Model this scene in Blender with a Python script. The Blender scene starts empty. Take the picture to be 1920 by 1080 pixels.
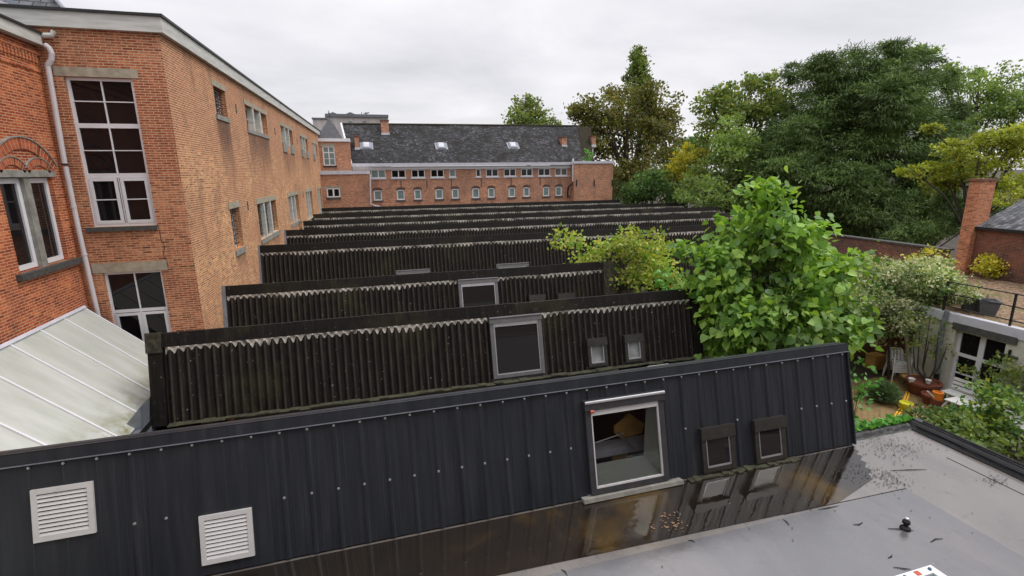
import bpy, math, random
import numpy as np
from mathutils import Vector, Matrix
random.seed(7); rng = np.random.default_rng(11)
R = math.radians
scn = bpy.context.scene; COL = scn.collection

# ------------------------------------------------------------------ camera
YAW, PITCH, ROLL, FPX = R(16.13), R(12.96), R(-0.673), 941.8
cy, sy, cp, sp, cr, sr = math.cos(YAW), math.sin(YAW), math.cos(PITCH), math.sin(PITCH), math.cos(ROLL), math.sin(ROLL)
fwd = Vector((sy*cp, cy*cp, -sp)); rt = Vector((cy, -sy, 0)); up = rt.cross(fwd)
rt2 = cr*rt + sr*up; up2 = -sr*rt + cr*up
cam = bpy.data.objects.new('camera', bpy.data.cameras.new('camera')); COL.objects.link(cam)
m = Matrix((rt2, up2, -fwd)).transposed().to_4x4(); cam.matrix_world = m
cam.data.sensor_width = 36; cam.data.lens = 36*FPX/1920; cam.data.clip_start = .05; cam.data.clip_end = 3000
scn.camera = cam

# ------------------------------------------------------------------ world, sun, exposure
w = bpy.data.worlds.new('World'); scn.world = w; w.use_nodes = True
nt = w.node_tree; N = nt.nodes; L = nt.links; N.clear()
def nn(t, **k):
    n = N.new(t)
    for a, b in k.items(): setattr(n, a, b)
    return n
out = nn('ShaderNodeOutputWorld'); bg = nn('ShaderNodeBackground'); L.new(bg.outputs[0], out.inputs[0])
sky = nn('ShaderNodeTexSky', sky_type='NISHITA', sun_disc=False); sky.sun_elevation = R(52); sky.sun_rotation = R(120)
tc = nn('ShaderNodeTexCoord'); sep = nn('ShaderNodeSeparateXYZ'); L.new(tc.outputs['Generated'], sep.inputs[0])
az = nn('ShaderNodeMath', operation='MAXIMUM'); az.inputs[1].default_value = 0.0; L.new(sep.outputs[2], az.inputs[0])
ad = nn('ShaderNodeMath', operation='ADD'); ad.inputs[1].default_value = .16; L.new(az.outputs[0], ad.inputs[0])
dv = nn('ShaderNodeVectorMath', operation='DIVIDE'); L.new(tc.outputs['Generated'], dv.inputs[0])
cb = nn('ShaderNodeCombineXYZ'); [L.new(ad.outputs[0], cb.inputs[i]) for i in range(3)]; L.new(cb.outputs[0], dv.inputs[1])
nz = nn('ShaderNodeTexNoise'); nz.inputs['Scale'].default_value = .75; nz.inputs['Detail'].default_value = 7; nz.inputs['Roughness'].default_value = .52; nz.inputs['Distortion'].default_value = .35
L.new(dv.outputs[0], nz.inputs['Vector'])
crp = nn('ShaderNodeValToRGB'); e = crp.color_ramp.elements
e[0].position = .33; e[0].color = (.62, .61, .64, 1); e[1].position = .66; e[1].color = (.92, .90, .925, 1)
L.new(nz.outputs[0], crp.inputs[0])
mr = nn('ShaderNodeMapRange'); mr.inputs[1].default_value = .4; mr.inputs[2].default_value = .95; mr.inputs[3].default_value = 1.0; mr.inputs[4].default_value = 2.3
L.new(sep.outputs[2], mr.inputs[0])
ml = nn('ShaderNodeVectorMath', operation='SCALE'); L.new(crp.outputs[0], ml.inputs[0]); L.new(mr.outputs[0], ml.inputs['Scale'])
sk = nn('ShaderNodeVectorMath', operation='SCALE'); L.new(sky.outputs[0], sk.inputs[0]); sk.inputs['Scale'].default_value = .012
sm = nn('ShaderNodeVectorMath', operation='ADD'); L.new(ml.outputs[0], sm.inputs[0]); L.new(sk.outputs[0], sm.inputs[1])
L.new(sm.outputs[0], bg.inputs[0]); bg.inputs[1].default_value = 1.0
sun = bpy.data.objects.new('sun', bpy.data.lights.new('sun', 'SUN')); COL.objects.link(sun)
sun.data.energy = 1.2; sun.data.angle = R(25); sun.data.color = (1, .97, .92)
sd = Vector((math.cos(R(-18))*math.cos(R(52)), math.sin(R(-18))*math.cos(R(52)), math.sin(R(52))))
sun.rotation_euler = sd.to_track_quat('Z', 'Y').to_euler()
scn.view_settings.view_transform = 'Standard'; scn.view_settings.look = 'None'
scn.view_settings.exposure = 0.1; scn.view_settings.gamma = 1

# ------------------------------------------------------------------ pixel rays of the solved camera -> world points on real planes
def ray(px, py): return ((px-960)/FPX)*rt2 - ((py-540)/FPX)*up2 + fwd
def onP(px, py, p, n):
    r = ray(px, py); p = Vector(p); n = Vector(n); return r*(p.dot(n)/r.dot(n))
def onX(px, py, x): return onP(px, py, (x, 0, 0), (1, 0, 0))
def onY(px, py, y): return onP(px, py, (0, y, 0), (0, 1, 0))
def onZ(px, py, z): return onP(px, py, (0, 0, z), (0, 0, 1))
def atD(px, py, d): return ray(px, py)*d

GZ = -7.65       # patio level (camera is the origin)
EZ = -5.41       # flat roof
TZ = -4.85       # terrace roof

# ------------------------------------------------------------------ mesh builder
class Fr:
    def __init__(s, o, u, v, n=None):
        s.o = Vector(o); s.u = Vector(u).normalized(); s.v = Vector(v).normalized()
        s.n = (Vector(n).normalized() if n is not None else s.u.cross(s.v).normalized())
    def p(s, a, b, c=0): return s.o + s.u*a + s.v*b + s.n*c
WORLD = Fr((0, 0, 0), (1, 0, 0), (0, 1, 0), (0, 0, 1))
class MB:
    def __init__(s): s.v = []; s.f = []; s.uv = []; s.sm = []
    def quad(s, pts, uv=None, smooth=False):
        i = len(s.v); s.v += [tuple(p) for p in pts]; s.f.append(tuple(range(i, i+len(pts))))
        if uv is None:
            P = [Vector(p) for p in pts]; n = (P[1]-P[0]).cross(P[2]-P[0])
            ax = max(range(3), key=lambda k: abs(n[k]))
            uv = [((p.y, p.z), (p.x, p.z), (p.x, p.y))[ax] for p in P]
        s.uv += uv; s.sm.append(smooth); return s
    def box(s, x0, x1, y0, y1, z0, z1, fr=WORLD):
        c = [fr.p(x, y, z) for z in (z0, z1) for y in (y0, y1) for x in (x0, x1)]
        for q in ((0, 2, 3, 1), (4, 5, 7, 6), (0, 1, 5, 4), (2, 6, 7, 3), (0, 4, 6, 2), (1, 3, 7, 5)): s.quad([c[k] for k in q])
        return s
    def tube(s, pts, r, seg=8, r2=None, cap=True):
        pts = [Vector(p) for p in pts]; n = len(pts); rings = []
        d0 = (pts[1]-pts[0]).normalized(); a = d0.orthogonal().normalized()
        for i, p in enumerate(pts):
            d = (pts[min(i+1, n-1)]-pts[max(i-1, 0)]).normalized()
            a = (a - d*a.dot(d)).normalized(); b = d.cross(a)
            rr = r if r2 is None else r+(r2-r)*i/(n-1)
            if isinstance(r, (list, tuple)): rr = r[i]
            rings.append([p+(a*math.cos(t)+b*math.sin(t))*rr for t in [2*math.pi*k/seg for k in range(seg)]])
        for i in range(n-1):
            for k in range(seg):
                k2 = (k+1) % seg
                s.quad([rings[i][k], rings[i][k2], rings[i+1][k2], rings[i+1][k]], smooth=True)
        if cap: s.quad(rings[0][::-1]); s.quad(rings[-1])
        return s
    def lathe(s, c, prof, seg=20, sx=1):
        c = Vector(c); rings = [[c+Vector((r*math.cos(t)*sx, r*math.sin(t), z)) for t in [2*math.pi*k/seg for k in range(seg)]] for r, z in prof]
        for i in range(len(rings)-1):
            for k in range(seg): s.quad([rings[i][k], rings[i][(k+1) % seg], rings[i+1][(k+1) % seg], rings[i+1][k]], smooth=True)
        return s
    def prism(s, poly, d):
        d = Vector(d); A = [Vector(p) for p in poly]; B = [p+d for p in A]; n = len(A)
        s.quad(A); s.quad(B[::-1])
        for i in range(n): s.quad([A[i], B[i], B[(i+1) % n], A[(i+1) % n]])
        return s
    def build(s, name, mat, parent=None):
        me = bpy.data.meshes.new(name); me.from_pydata(s.v, [], s.f)
        ul = me.uv_layers.new(name='UVMap'); ul.data.foreach_set('uv', np.array(s.uv, 'f').ravel())
        me.polygons.foreach_set('use_smooth', s.sm); me.materials.append(mat); me.update()
        o = bpy.data.objects.new(name, me); COL.objects.link(o)
        if parent is not None:
            o.parent = parent; o.matrix_parent_inverse = parent_inv(parent)
        return o
def parent_inv(p):
    mw = Matrix.Identity(4); q = p; ch = []
    while q is not None: ch.append(q); q = q.parent
    for q in reversed(ch): mw = mw @ q.matrix_parent_inverse @ q.matrix_basis if q.parent else mw @ q.matrix_basis
    return mw.inverted()
def tag(o, label=None, cat=None, group=None, kind=None):
    if label: o['label'] = label
    if cat: o['category'] = cat
    if group: o['group'] = group
    if kind: o['kind'] = kind
    return o
def thing(name, label, cat, loc=(0, 0, 0), group=None):
    o = bpy.data.objects.new(name, None); COL.objects.link(o); o.location = loc; o.empty_display_size = .3
    return tag(o, label, cat, group)

# ------------------------------------------------------------------ materials
def newmat(name):
    m = bpy.data.materials.new(name); m.use_nodes = True; nt = m.node_tree
    b = nt.nodes['Principled BSDF']; return m, nt, b
def link(nt, a, b): nt.links.new(a, b)
def noise(nt, scale, detail=4, rough=.55, vec=None, dist=0):
    n = nt.nodes.new('ShaderNodeTexNoise'); n.inputs['Scale'].default_value = scale; n.inputs['Detail'].default_value = detail; n.inputs['Roughness'].default_value = rough; n.inputs['Distortion'].default_value = dist
    if vec is not None: link(nt, vec, n.inputs['Vector'])
    return n.outputs[0]
def ramp(nt, fac, stops):
    r = nt.nodes.new('ShaderNodeValToRGB'); e = r.color_ramp.elements
    while len(e) < len(stops): e.new(.5)
    for k, (p, c) in enumerate(stops):
        e[k].position = p; e[k].color = (*c, 1) if not isinstance(c, (int, float)) else (c, c, c, 1)
    link(nt, fac, r.inputs[0]); return r.outputs[0]
def mix(nt, fac, a, b, mode='MIX'):
    n = nt.nodes.new('ShaderNodeMix'); n.data_type = 'RGBA'; n.blend_type = mode
    for idx, v in ((0, fac), (6, a), (7, b)):
        if hasattr(v, 'links'): link(nt, v, n.inputs[idx])
        elif isinstance(v, (int, float)): n.inputs[idx].default_value = v
        else: n.inputs[idx].default_value = (*v, 1)
    return n.outputs[2]
def coord(nt, which='Object', scale=(1, 1, 1), rot=(0, 0, 0)):
    t = nt.nodes.new('ShaderNodeTexCoord'); mp = nt.nodes.new('ShaderNodeMapping'); mp.inputs['Scale'].default_value = scale; mp.inputs['Rotation'].default_value = rot
    link(nt, t.outputs[which], mp.inputs[0]); return mp.outputs[0]
def bump(nt, b, h, strength=.3, dist=.01):
    n = nt.nodes.new('ShaderNodeBump'); n.inputs['Strength'].default_value = strength; n.inputs['Distance'].default_value = dist
    link(nt, h, n.inputs['Height']); link(nt, n.outputs[0], b.inputs['Normal'])
def math_(nt, op, a, b=None):
    n = nt.nodes.new('ShaderNodeMath'); n.operation = op
    for i, v in enumerate((a, b)):
        if v is None: continue
        if hasattr(v, 'links'): link(nt, v, n.inputs[i])
        else: n.inputs[i].default_value = v
    return n.outputs[0]

def brick_mat(name, c1, c2, mortar, patch=None, band=None, row=.062, wid=.225, stains=None, var=.5, msize=.010, dark=(.06, .035, .03)):
    m, nt, b = newmat(name); uv = coord(nt, 'UV')
    warp = nt.nodes.new('ShaderNodeTexNoise'); warp.inputs['Scale'].default_value = 3.0; link(nt, uv, warp.inputs['Vector'])
    va = nt.nodes.new('ShaderNodeVectorMath'); va.operation = 'MULTIPLY_ADD'
    link(nt, warp.outputs['Color'], va.inputs[0]); va.inputs[1].default_value = (.012, .012, 0); link(nt, uv, va.inputs[2])
    t = nt.nodes.new('ShaderNodeTexBrick'); link(nt, va.outputs[0], t.inputs['Vector'])
    t.inputs['Color1'].default_value = (0, 0, 0, 1); t.inputs['Color2'].default_value = (1, 1, 1, 1); t.inputs['Mortar'].default_value = (.5, .5, .5, 1)
    t.inputs['Scale'].default_value = 1; t.inputs['Mortar Size'].default_value = msize; t.inputs['Mortar Smooth'].default_value = .2
    t.inputs['Brick Width'].default_value = wid; t.inputs['Row Height'].default_value = row; t.inputs['Bias'].default_value = 0
    base = ramp(nt, t.outputs['Color'], [(.0, tuple(x*.5 for x in c1)), (.18, c1), (.5, tuple((a+d)/2 for a, d in zip(c1, c2))), (.85, c2), (1, tuple(x*1.15 for x in c2))])
    if patch:
        pn = ramp(nt, noise(nt, .45, 6, .68, coord(nt, 'UV', (.7, 1.2, 1)), .8), [(.42, 0.), (.58, 1.)]); base = mix(nt, pn, base, mix(nt, .75, base, patch))
    if band:
        sb = nt.nodes.new('ShaderNodeSeparateXYZ'); link(nt, uv, sb.inputs[0]); qb = nt.nodes.new('ShaderNodeMapRange'); qb.interpolation_type = 'SMOOTHSTEP'
        link(nt, math_(nt, 'ADD', sb.outputs[1], math_(nt, 'MULTIPLY', noise(nt, .5, 5, .7, uv), 3.0)), qb.inputs[0]); qb.inputs[1].default_value = band+1.0; qb.inputs[2].default_value = band+2.4; qb.inputs[4].default_value = .8
        base = mix(nt, qb.outputs[0], base, mix(nt, .75, base, (.36, .095, .04)))
    mid = ramp(nt, noise(nt, 5, 4, .75, uv), [(.35, .72), (.65, 1.28)]); base = mix(nt, 1.0, base, mid, 'MULTIPLY')
    fine = ramp(nt, noise(nt, 14, 5, .7, uv), [(.32, .5), (.68, 1.4)]); base = mix(nt, var, base, fine, 'MULTIPLY')
    col = mix(nt, t.outputs['Fac'], base, mortar)
    pale = ramp(nt, noise(nt, 13, 4, .85, uv), [(.60, 0.), (.68, .8)]); col = mix(nt, pale, col, mortar)
    gr = ramp(nt, noise(nt, 1.1, 6, .65, coord(nt, 'UV', (1, .45, 1))), [(.5, 0.), (.78, .55)]); col = mix(nt, gr, col, dark)
    if stains:
        sx = nt.nodes.new('ShaderNodeSeparateXYZ'); link(nt, uv, sx.inputs[0]); tot = None
        for (u0, u1, vt, ln, st) in stains:
            def mrg(src, a, b_, lo, hi):
                q = nt.nodes.new('ShaderNodeMapRange'); q.interpolation_type = 'SMOOTHSTEP'; q.inputs[1].default_value = a; q.inputs[2].default_value = b_; q.inputs[3].default_value = lo; q.inputs[4].default_value = hi; link(nt, src, q.inputs[0]); return q.outputs[0]
            f = math_(nt, 'MULTIPLY', mrg(sx.outputs[0], u0-.25, u0+.15, 0, 1), mrg(sx.outputs[0], u1-.15, u1+.25, 1, 0))
            f = math_(nt, 'MULTIPLY', f, mrg(sx.outputs[1], vt-ln, vt, 0, st)); f = math_(nt, 'MULTIPLY', f, mrg(sx.outputs[1], vt-.02, vt+.03, 1, 0))
            tot = f if tot is None else math_(nt, 'MAXIMUM', tot, f)
        streak = ramp(nt, noise(nt, 3, 5, .7, coord(nt, 'UV', (3, .35, 1))), [(.3, .35), (.65, 1.)])
        tot = math_(nt, 'MULTIPLY', tot, streak); col = mix(nt, tot, col, dark)
    link(nt, col, b.inputs['Base Color']); b.inputs['Roughness'].default_value = .85; b.inputs['Specular IOR Level'].default_value = .3
    h = math_(nt, 'SUBTRACT', noise(nt, 40, 3, .6, uv), t.outputs['Fac']); bump(nt, b, h, .55, .012)
    return m
def simple(name, c, rough=.6, metal=0, var=.15, scale=6, bumpv=0, spec=.5, c2=None, stretch=(1, 1, 1), ramp_=(.3, .7)):
    m, nt, b = newmat(name); v = coord(nt, 'Object', stretch)
    d = c2 or tuple(x*(1-var) for x in c); l = c if c2 else tuple(min(1, x*(1+var)) for x in c)
    n = noise(nt, scale, 5, .6, v)
    link(nt, ramp(nt, n, [(ramp_[0], d), (ramp_[1], l)]), b.inputs['Base Color'])
    b.inputs['Roughness'].default_value = rough; b.inputs['Metallic'].default_value = metal; b.inputs['Specular IOR Level'].default_value = spec
    if bumpv: bump(nt, b, noise(nt, scale*5, 4, .6, v), bumpv, .02)
    return m
def leaf_mat(name, cols, rough=.45, trans=.35):
    m, nt, b = newmat(name); g = nt.nodes.new('ShaderNodeNewGeometry')
    c = ramp(nt, g.outputs['Random Per Island'], [(i/(len(cols)-1), x) for i, x in enumerate(cols)])
    big = ramp(nt, noise(nt, .35, 3, .6, coord(nt, 'Object')), [(.35, .6), (.65, 1.35)]); c = mix(nt, 1.0, c, big, 'MULTIPLY')
    link(nt, c, b.inputs['Base Color']); b.inputs['Roughness'].default_value = rough; b.inputs['Specular IOR Level'].default_value = .35
    t = nt.nodes.new('ShaderNodeBsdfTranslucent'); hs = mix(nt, 1.0, c, (1.5, 1.5, .6), 'MULTIPLY'); link(nt, hs, t.inputs[0])
    ms = nt.nodes.new('ShaderNodeMixShader'); ms.inputs[0].default_value = trans; link(nt, b.outputs[0], ms.inputs[1]); link(nt, t.outputs[0], ms.inputs[2])
    link(nt, ms.outputs[0], nt.nodes['Material Output'].inputs[0]); return m
def corrugated_mat(name, lich=1.0, crest_highlight=False):
    m, nt, b = newmat(name); v = coord(nt, 'Object')
    base = ramp(nt, noise(nt, 3, 6, .65, coord(nt, 'Object', (6, 1, .6))), [(.3, (.004, .003, .0025)), (.55, (.009, .007, .0055)), (.8, (.034, .026, .018))])
    if crest_highlight:
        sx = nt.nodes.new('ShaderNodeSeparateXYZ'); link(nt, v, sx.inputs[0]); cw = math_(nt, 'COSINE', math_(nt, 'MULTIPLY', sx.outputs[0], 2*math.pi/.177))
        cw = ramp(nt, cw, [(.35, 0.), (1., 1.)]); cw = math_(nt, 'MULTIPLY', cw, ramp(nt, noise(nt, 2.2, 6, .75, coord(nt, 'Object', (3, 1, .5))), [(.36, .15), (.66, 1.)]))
        base = mix(nt, cw, base, (.062, .050, .038))  # lit crest highlights painted into the sheet colour, broken up by noise
    moss = ramp(nt, noise(nt, .5, 6, .7, v), [(.54, 0.), (.70, .55)]); base = mix(nt, moss, base, (.05, .044, .018))
    sp = ramp(nt, noise(nt, 16, 2, .5, v), [(.715, 0.), (.74, .8*lich)]); base = mix(nt, sp, base, (.30, .29, .26))
    s2 = ramp(nt, noise(nt, 60, 2, .5, v), [(.66, 0.), (.72, .35*lich)]); base = mix(nt, s2, base, (.2, .19, .16))
    link(nt, base, b.inputs['Base Color']); b.inputs['Roughness'].default_value = .7; b.inputs['Specular IOR Level'].default_value = .22
    bump(nt, b, noise(nt, 45, 4, .6, v), .4, .01); return m
M = {}
OP5 = [(4.0, 5.4, -5, -5)]
M['brick_side'] = brick_mat('side_brick', (.47, .17, .07), (.74, .36, .155), (.70, .52, .33), patch=(.42, .13, .05), msize=.010, var=.8, band=.4,
    stains=[(4.0, 5.4, 1.93, 2.6, 1.0), (8.1, 12.1, 1.78, 2.3, .9), (15.7, 19.6, 1.25, 1.6, .5), (22.8, 26.5, 1.2, 1.5, .4), (4.1, 5.3, -2.6, 1.0, .8), (8.1, 12.0, -2.7, .8, .6)])
M['brick_front'] = brick_mat('front_brick', (.38, .11, .045), (.60, .24, .11), (.58, .40, .26), patch=(.33, .075, .03), msize=.010, var=.7)
M['brick_wing'] = brick_mat('wing_brick', (.42, .08, .025), (.66, .19, .065), (.58, .34, .2), patch=(.28, .045, .02), msize=.009, var=.7)
M['brick_far'] = brick_mat('far_brick', (.36, .10, .05), (.62, .25, .13), (.62, .46, .32), patch=(.27, .08, .045), var=.7, row=.075, wid=.24, msize=.012)
M['brick_old'] = brick_mat('old_brick', (.15, .045, .028), (.28, .085, .045), (.26, .20, .15), patch=(.05, .03, .025), msize=.010)
M['brick_chim'] = brick_mat('chimney_brick', (.40, .11, .045), (.55, .19, .085), (.5, .34, .22), msize=.009)
M['brick_dark'] = brick_mat('dark_brick', (.08, .035, .025), (.17, .07, .045), (.16, .13, .10), patch=(.28, .08, .045), msize=.009)
M['white'] = simple('white_paint', (.74, .74, .76), .4, var=.05, scale=3)
M['cornice'] = simple('cornice_paint', (.60, .60, .56), .6, c2=(.40, .40, .36), scale=2.5, stretch=(.5, .5, 4), ramp_=(.25, .6))
M['stone'] = simple('lintel_stone', (.36, .32, .24), .8, var=.3, scale=5, bumpv=.3)
M['stone_grey'] = simple('grey_stone', (.26, .25, .22), .8, var=.3, scale=6, bumpv=.2)
M['bluestone'] = simple('bluestone_sill', (.07, .07, .065), .6, var=.4, scale=9, bumpv=.2)
M['pipe'] = simple('downpipe_zinc', (.60, .57, .58), .45, var=.08, scale=2)
M['zinc'] = simple('zinc', (.22, .24, .27), .4, .3, var=.2, scale=4)
M['black'] = simple('black_trim', (.012, .012, .012), .5, var=.3)
M['glass'], nt_, b_ = newmat('window_glass'); b_.inputs['Base Color'].default_value = (.010, .009, .010, 1); b_.inputs['Roughness'].default_value = .04; b_.inputs['Specular IOR Level'].default_value = .35
M['glass_pale'] = simple('pale_glass', (.17, .24, .22), .25, var=.2, scale=1.5)
M['glass_curtain'] = simple('curtained_glass', (.09, .085, .07), .2, var=.6, scale=2)
M['sky_glass'] = simple('wet_skylight_glass', (.30, .31, .30), .12, c2=(.16, .17, .16), scale=5)
M['metal_panel'], nt_, b_ = newmat('dark_metal_panel')
v_ = coord(nt_, 'Object', (5, 1, .35)); link(nt_, ramp(nt_, noise(nt_, 1.4, 6, .7, v_), [(.3, (.013, .016, .021)), (.6, (.025, .028, .033)), (.8, (.045, .046, .048))]), b_.inputs['Base Color'])
link(nt_, ramp(nt_, noise(nt_, 2, 5, .6, v_), [(.3, .36), (.7, .52)]), b_.inputs['Roughness']); b_.inputs['Specular IOR Level'].default_value = .4
M['frame_dark'] = simple('dark_window_metal', (.060, .060, .064), .34, .3, var=.2, scale=8)
M['frame_grey'] = simple('grey_window_metal', (.17, .165, .165), .4, .4, var=.15, scale=8)
M['frame_brown'] = simple('bronze_window_metal', (.045, .042, .036), .4, .3, var=.25, scale=10)
M['steel'] = simple('bare_steel', (.55, .55, .56), .35, .7, var=.1)
M['louvre'] = simple('aluminium_louvre', (.60, .59, .57), .5, .1, var=.06)
M['lining'] = simple('white_lining', (.88, .90, .82), .6, var=.05)
M['ply'] = simple('plywood', (.62, .36, .10), .6, var=.2, scale=3)
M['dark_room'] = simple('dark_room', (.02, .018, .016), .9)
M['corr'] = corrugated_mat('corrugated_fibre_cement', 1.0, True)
M['cap'] = corrugated_mat('ridge_cap_fibre_cement', .6)
M['cap_moss'] = simple('mossy_cap', (.10, .09, .05), .9, c2=(.018, .016, .010), scale=9, bumpv=.5, ramp_=(.4, .8))
M['mortar'] = simple('pale_mortar', (.68, .64, .56), .9, c2=(.10, .09, .07), scale=5, bumpv=.3, ramp_=(.34, .55))
M['bitumen'] = simple('old_roofing_felt', (.035, .035, .033), .5, c2=(.015, .015, .013), scale=3, bumpv=.3)
M['moss'] = simple('moss_strip', (.07, .072, .035), .9, c2=(.02, .02, .015), scale=7, bumpv=.5)

# slate
m, nt, b = newmat('mossy_slate'); uv = coord(nt, 'UV')
t = nt.nodes.new('ShaderNodeTexBrick'); link(nt, uv, t.inputs['Vector']); t.inputs['Color1'].default_value = (0, 0, 0, 1); t.inputs['Color2'].default_value = (1, 1, 1, 1); t.inputs['Mortar'].default_value = (0, 0, 0, 1)
t.inputs['Scale'].default_value = 1; t.inputs['Brick Width'].default_value = .3; t.inputs['Row Height'].default_value = .2; t.inputs['Mortar Size'].default_value = .015
base = ramp(nt, t.outputs['Color'], [(0, (.018, .018, .019)), (.5, (.03, .03, .033)), (1, (.05, .05, .056))])
ra_ = ramp(nt, noise(nt, 2.6, 3, .75, uv), [(.495, 0.), (.56, 1.)]); big_ = ramp(nt, noise(nt, .22, 8, .8, uv, .4), [(.46, .0), (.54, 1.)])
base = mix(nt, math_(nt, 'MULTIPLY', ra_, big_), base, (.10, .098, .11))
li = ramp(nt, noise(nt, 4.5, 2, .6, uv), [(.64, 0.), (.68, .8)]); base = mix(nt, li, base, (.34, .33, .33))
mo = ramp(nt, noise(nt, .9, 5, .75, uv), [(.50, 0.), (.57, .85)]); base = mix(nt, mo, base, (.016, .014, .009))
base = mix(nt, t.outputs['Fac'], base, (.01, .01, .01)); link(nt, base, b.inputs['Base Color']); b.inputs['Roughness'].default_value = .75; b.inputs['Specular IOR Level'].default_value = .2
M['slate'] = m
M['slate_clean'] = brick_mat('grey_slate', (.10, .105, .115), (.16, .165, .18), (.02, .02, .02), row=.2, wid=.3, msize=.012, dark=(.04, .04, .04))
M['moss_roof'] = simple('moss_brown_roof', (.045, .035, .015), .9, c2=(.015, .012, .007), scale=4, bumpv=.5)

# polycarbonate
m, nt, b = newmat('milky_polycarbonate'); v = coord(nt, 'Object')
c = ramp(nt, noise(nt, 1.3, 5, .6, coord(nt, 'Object', (.5, 2, .5))), [(.3, (.42, .44, .38)), (.7, (.56, .57, .53))])
sx = nt.nodes.new('ShaderNodeSeparateXYZ'); link(nt, v, sx.inputs[0])
q = nt.nodes.new('ShaderNodeMapRange'); q.inputs[1].default_value = -5.75; q.inputs[2].default_value = -5.05; link(nt, sx.outputs[0], q.inputs[0])
al = math_(nt, 'MULTIPLY', q.outputs[0], ramp(nt, noise(nt, 1.8, 5, .7, v), [(.42, 0.), (.62, .95)])); c = mix(nt, al, c, (.20, .19, .07))
link(nt, c, b.inputs['Base Color']); b.inputs['Roughness'].default_value = .3; M['poly'] = m

# EPDM membrane
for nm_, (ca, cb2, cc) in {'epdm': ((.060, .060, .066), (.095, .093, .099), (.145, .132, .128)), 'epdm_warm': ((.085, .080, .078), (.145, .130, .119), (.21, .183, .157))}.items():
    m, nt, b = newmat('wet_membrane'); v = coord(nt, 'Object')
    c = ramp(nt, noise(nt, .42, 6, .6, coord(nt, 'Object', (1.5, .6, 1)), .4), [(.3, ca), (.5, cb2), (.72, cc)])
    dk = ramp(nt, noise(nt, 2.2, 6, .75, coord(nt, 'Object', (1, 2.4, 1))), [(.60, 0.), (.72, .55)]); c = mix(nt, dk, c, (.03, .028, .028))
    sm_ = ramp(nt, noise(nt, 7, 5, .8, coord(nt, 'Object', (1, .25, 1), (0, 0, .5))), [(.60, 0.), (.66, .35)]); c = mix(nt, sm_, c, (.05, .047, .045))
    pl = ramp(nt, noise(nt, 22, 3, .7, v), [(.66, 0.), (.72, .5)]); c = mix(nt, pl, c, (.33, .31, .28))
    link(nt, c, b.inputs['Base Color'])
    link(nt, ramp(nt, noise(nt, .6, 5, .6, v, .4), [(.3, .10), (.7, .34)]), b.inputs['Roughness']); b.inputs['IOR'].default_value = 2.3
    bump(nt, b, noise(nt, 1.2, 4, .6, v), .14, .03); M[nm_] = m
M['epdm_edge'] = simple('black_membrane_edge', (.010, .010, .011), .35, var=.5, scale=8, bumpv=.15, spec=.25)
m, nt, b = newmat('puddle_water'); v = coord(nt, 'Object')
c = ramp(nt, noise(nt, .5, 5, .6, v, .4), [(.35, (.008, .007, .006)), (.55, (.018, .012, .008)), (.68, (.07, .042, .010))])
link(nt, c, b.inputs['Base Color']); link(nt, ramp(nt, noise(nt, 1.1, 6, .7, v, .6), [(.42, .025), (.6, .16)]), b.inputs['Roughness']); b.inputs['IOR'].default_value = 1.75; b.inputs['Specular IOR Level'].default_value = .5
bump(nt, b, noise(nt, 1.6, 3, .6, v), .16, .03); M['puddle'] = m
M['soil'] = simple('garden_soil', (.07, .05, .035), .9, c2=(.025, .02, .014), scale=1.5, bumpv=.5)
m, nt, b = newmat('yellow_paving'); uv = coord(nt, 'UV', rot=(0, 0, .1))
t = nt.nodes.new('ShaderNodeTexBrick'); link(nt, uv, t.inputs['Vector']); t.inputs['Color1'].default_value = (.27, .17, .065, 1); t.inputs['Color2'].default_value = (.34, .23, .095, 1); t.inputs['Mortar'].default_value = (.09, .07, .035, 1)
t.inputs['Scale'].default_value = 1; t.inputs['Brick Width'].default_value = .22; t.inputs['Row Height'].default_value = .11; t.inputs['Mortar Size'].default_value = .009
c = mix(nt, ramp(nt, noise(nt, 1.2, 5, .6, uv), [(.5, 0.), (.72, .7)]), t.outputs['Color'], (.10, .08, .05)); link(nt, c, b.inputs['Base Color']); b.inputs['Roughness'].default_value = .7; M['paving'] = m
m, nt, b = newmat('leaf_strewn_roof'); v = coord(nt, 'Object')
c = ramp(nt, noise(nt, 9, 6, .8, v), [(.38, (.06, .035, .02)), (.5, (.22, .13, .07)), (.62, (.42, .32, .22))]); c = mix(nt, ramp(nt, noise(nt, .8, 4, .6, v), [(.55, 0.), (.7, .8)]), c, (.11, .12, .03))
link(nt, c, b.inputs['Base Color']); b.inputs['Roughness'].default_value = .9; bump(nt, b, noise(nt, 14, 4, .7, v), .8, .05); M['leafroof'] = m
M['render'] = simple('cream_render', (.66, .65, .56), .85, c2=(.44, .42, .34), scale=2.2, stretch=(1, 1, .6), bumpv=.2, ramp_=(.3, .6))
M['lavender'] = simple('grey_white_fascia', (.55, .55, .60), .7, var=.12, scale=3)
M['bark'] = simple('bark', (.055, .042, .03), .9, var=.4, scale=4, bumpv=.5)
M['wood_grey'] = simple('grey_timber', (.32, .29, .24), .8, var=.2, scale=4, stretch=(1, 1, .2))
M['plastic'] = simple('white_plastic', (.72, .72, .70), .4, var=.08)
M['terra'] = simple('terracotta', (.17, .050, .028), .7, var=.25)
M['yellow'] = simple('yellow_plastic', (.62, .60, .04), .4)
M['orange'] = simple('orange_plastic', (.72, .22, .03), .4)
M['hose'] = simple('yellow_hose', (.95, .50, .05), .4, var=.1)
M['greenp'] = simple('green_plastic', (.02, .22, .08), .4)
M['grey_pl'] = simple('grey_planter', (.09, .095, .10), .7)
M['conc'] = simple('pale_concrete', (.55, .52, .50), .8, c2=(.40, .36, .34), scale=.7, stretch=(3, 3, .2))
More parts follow.
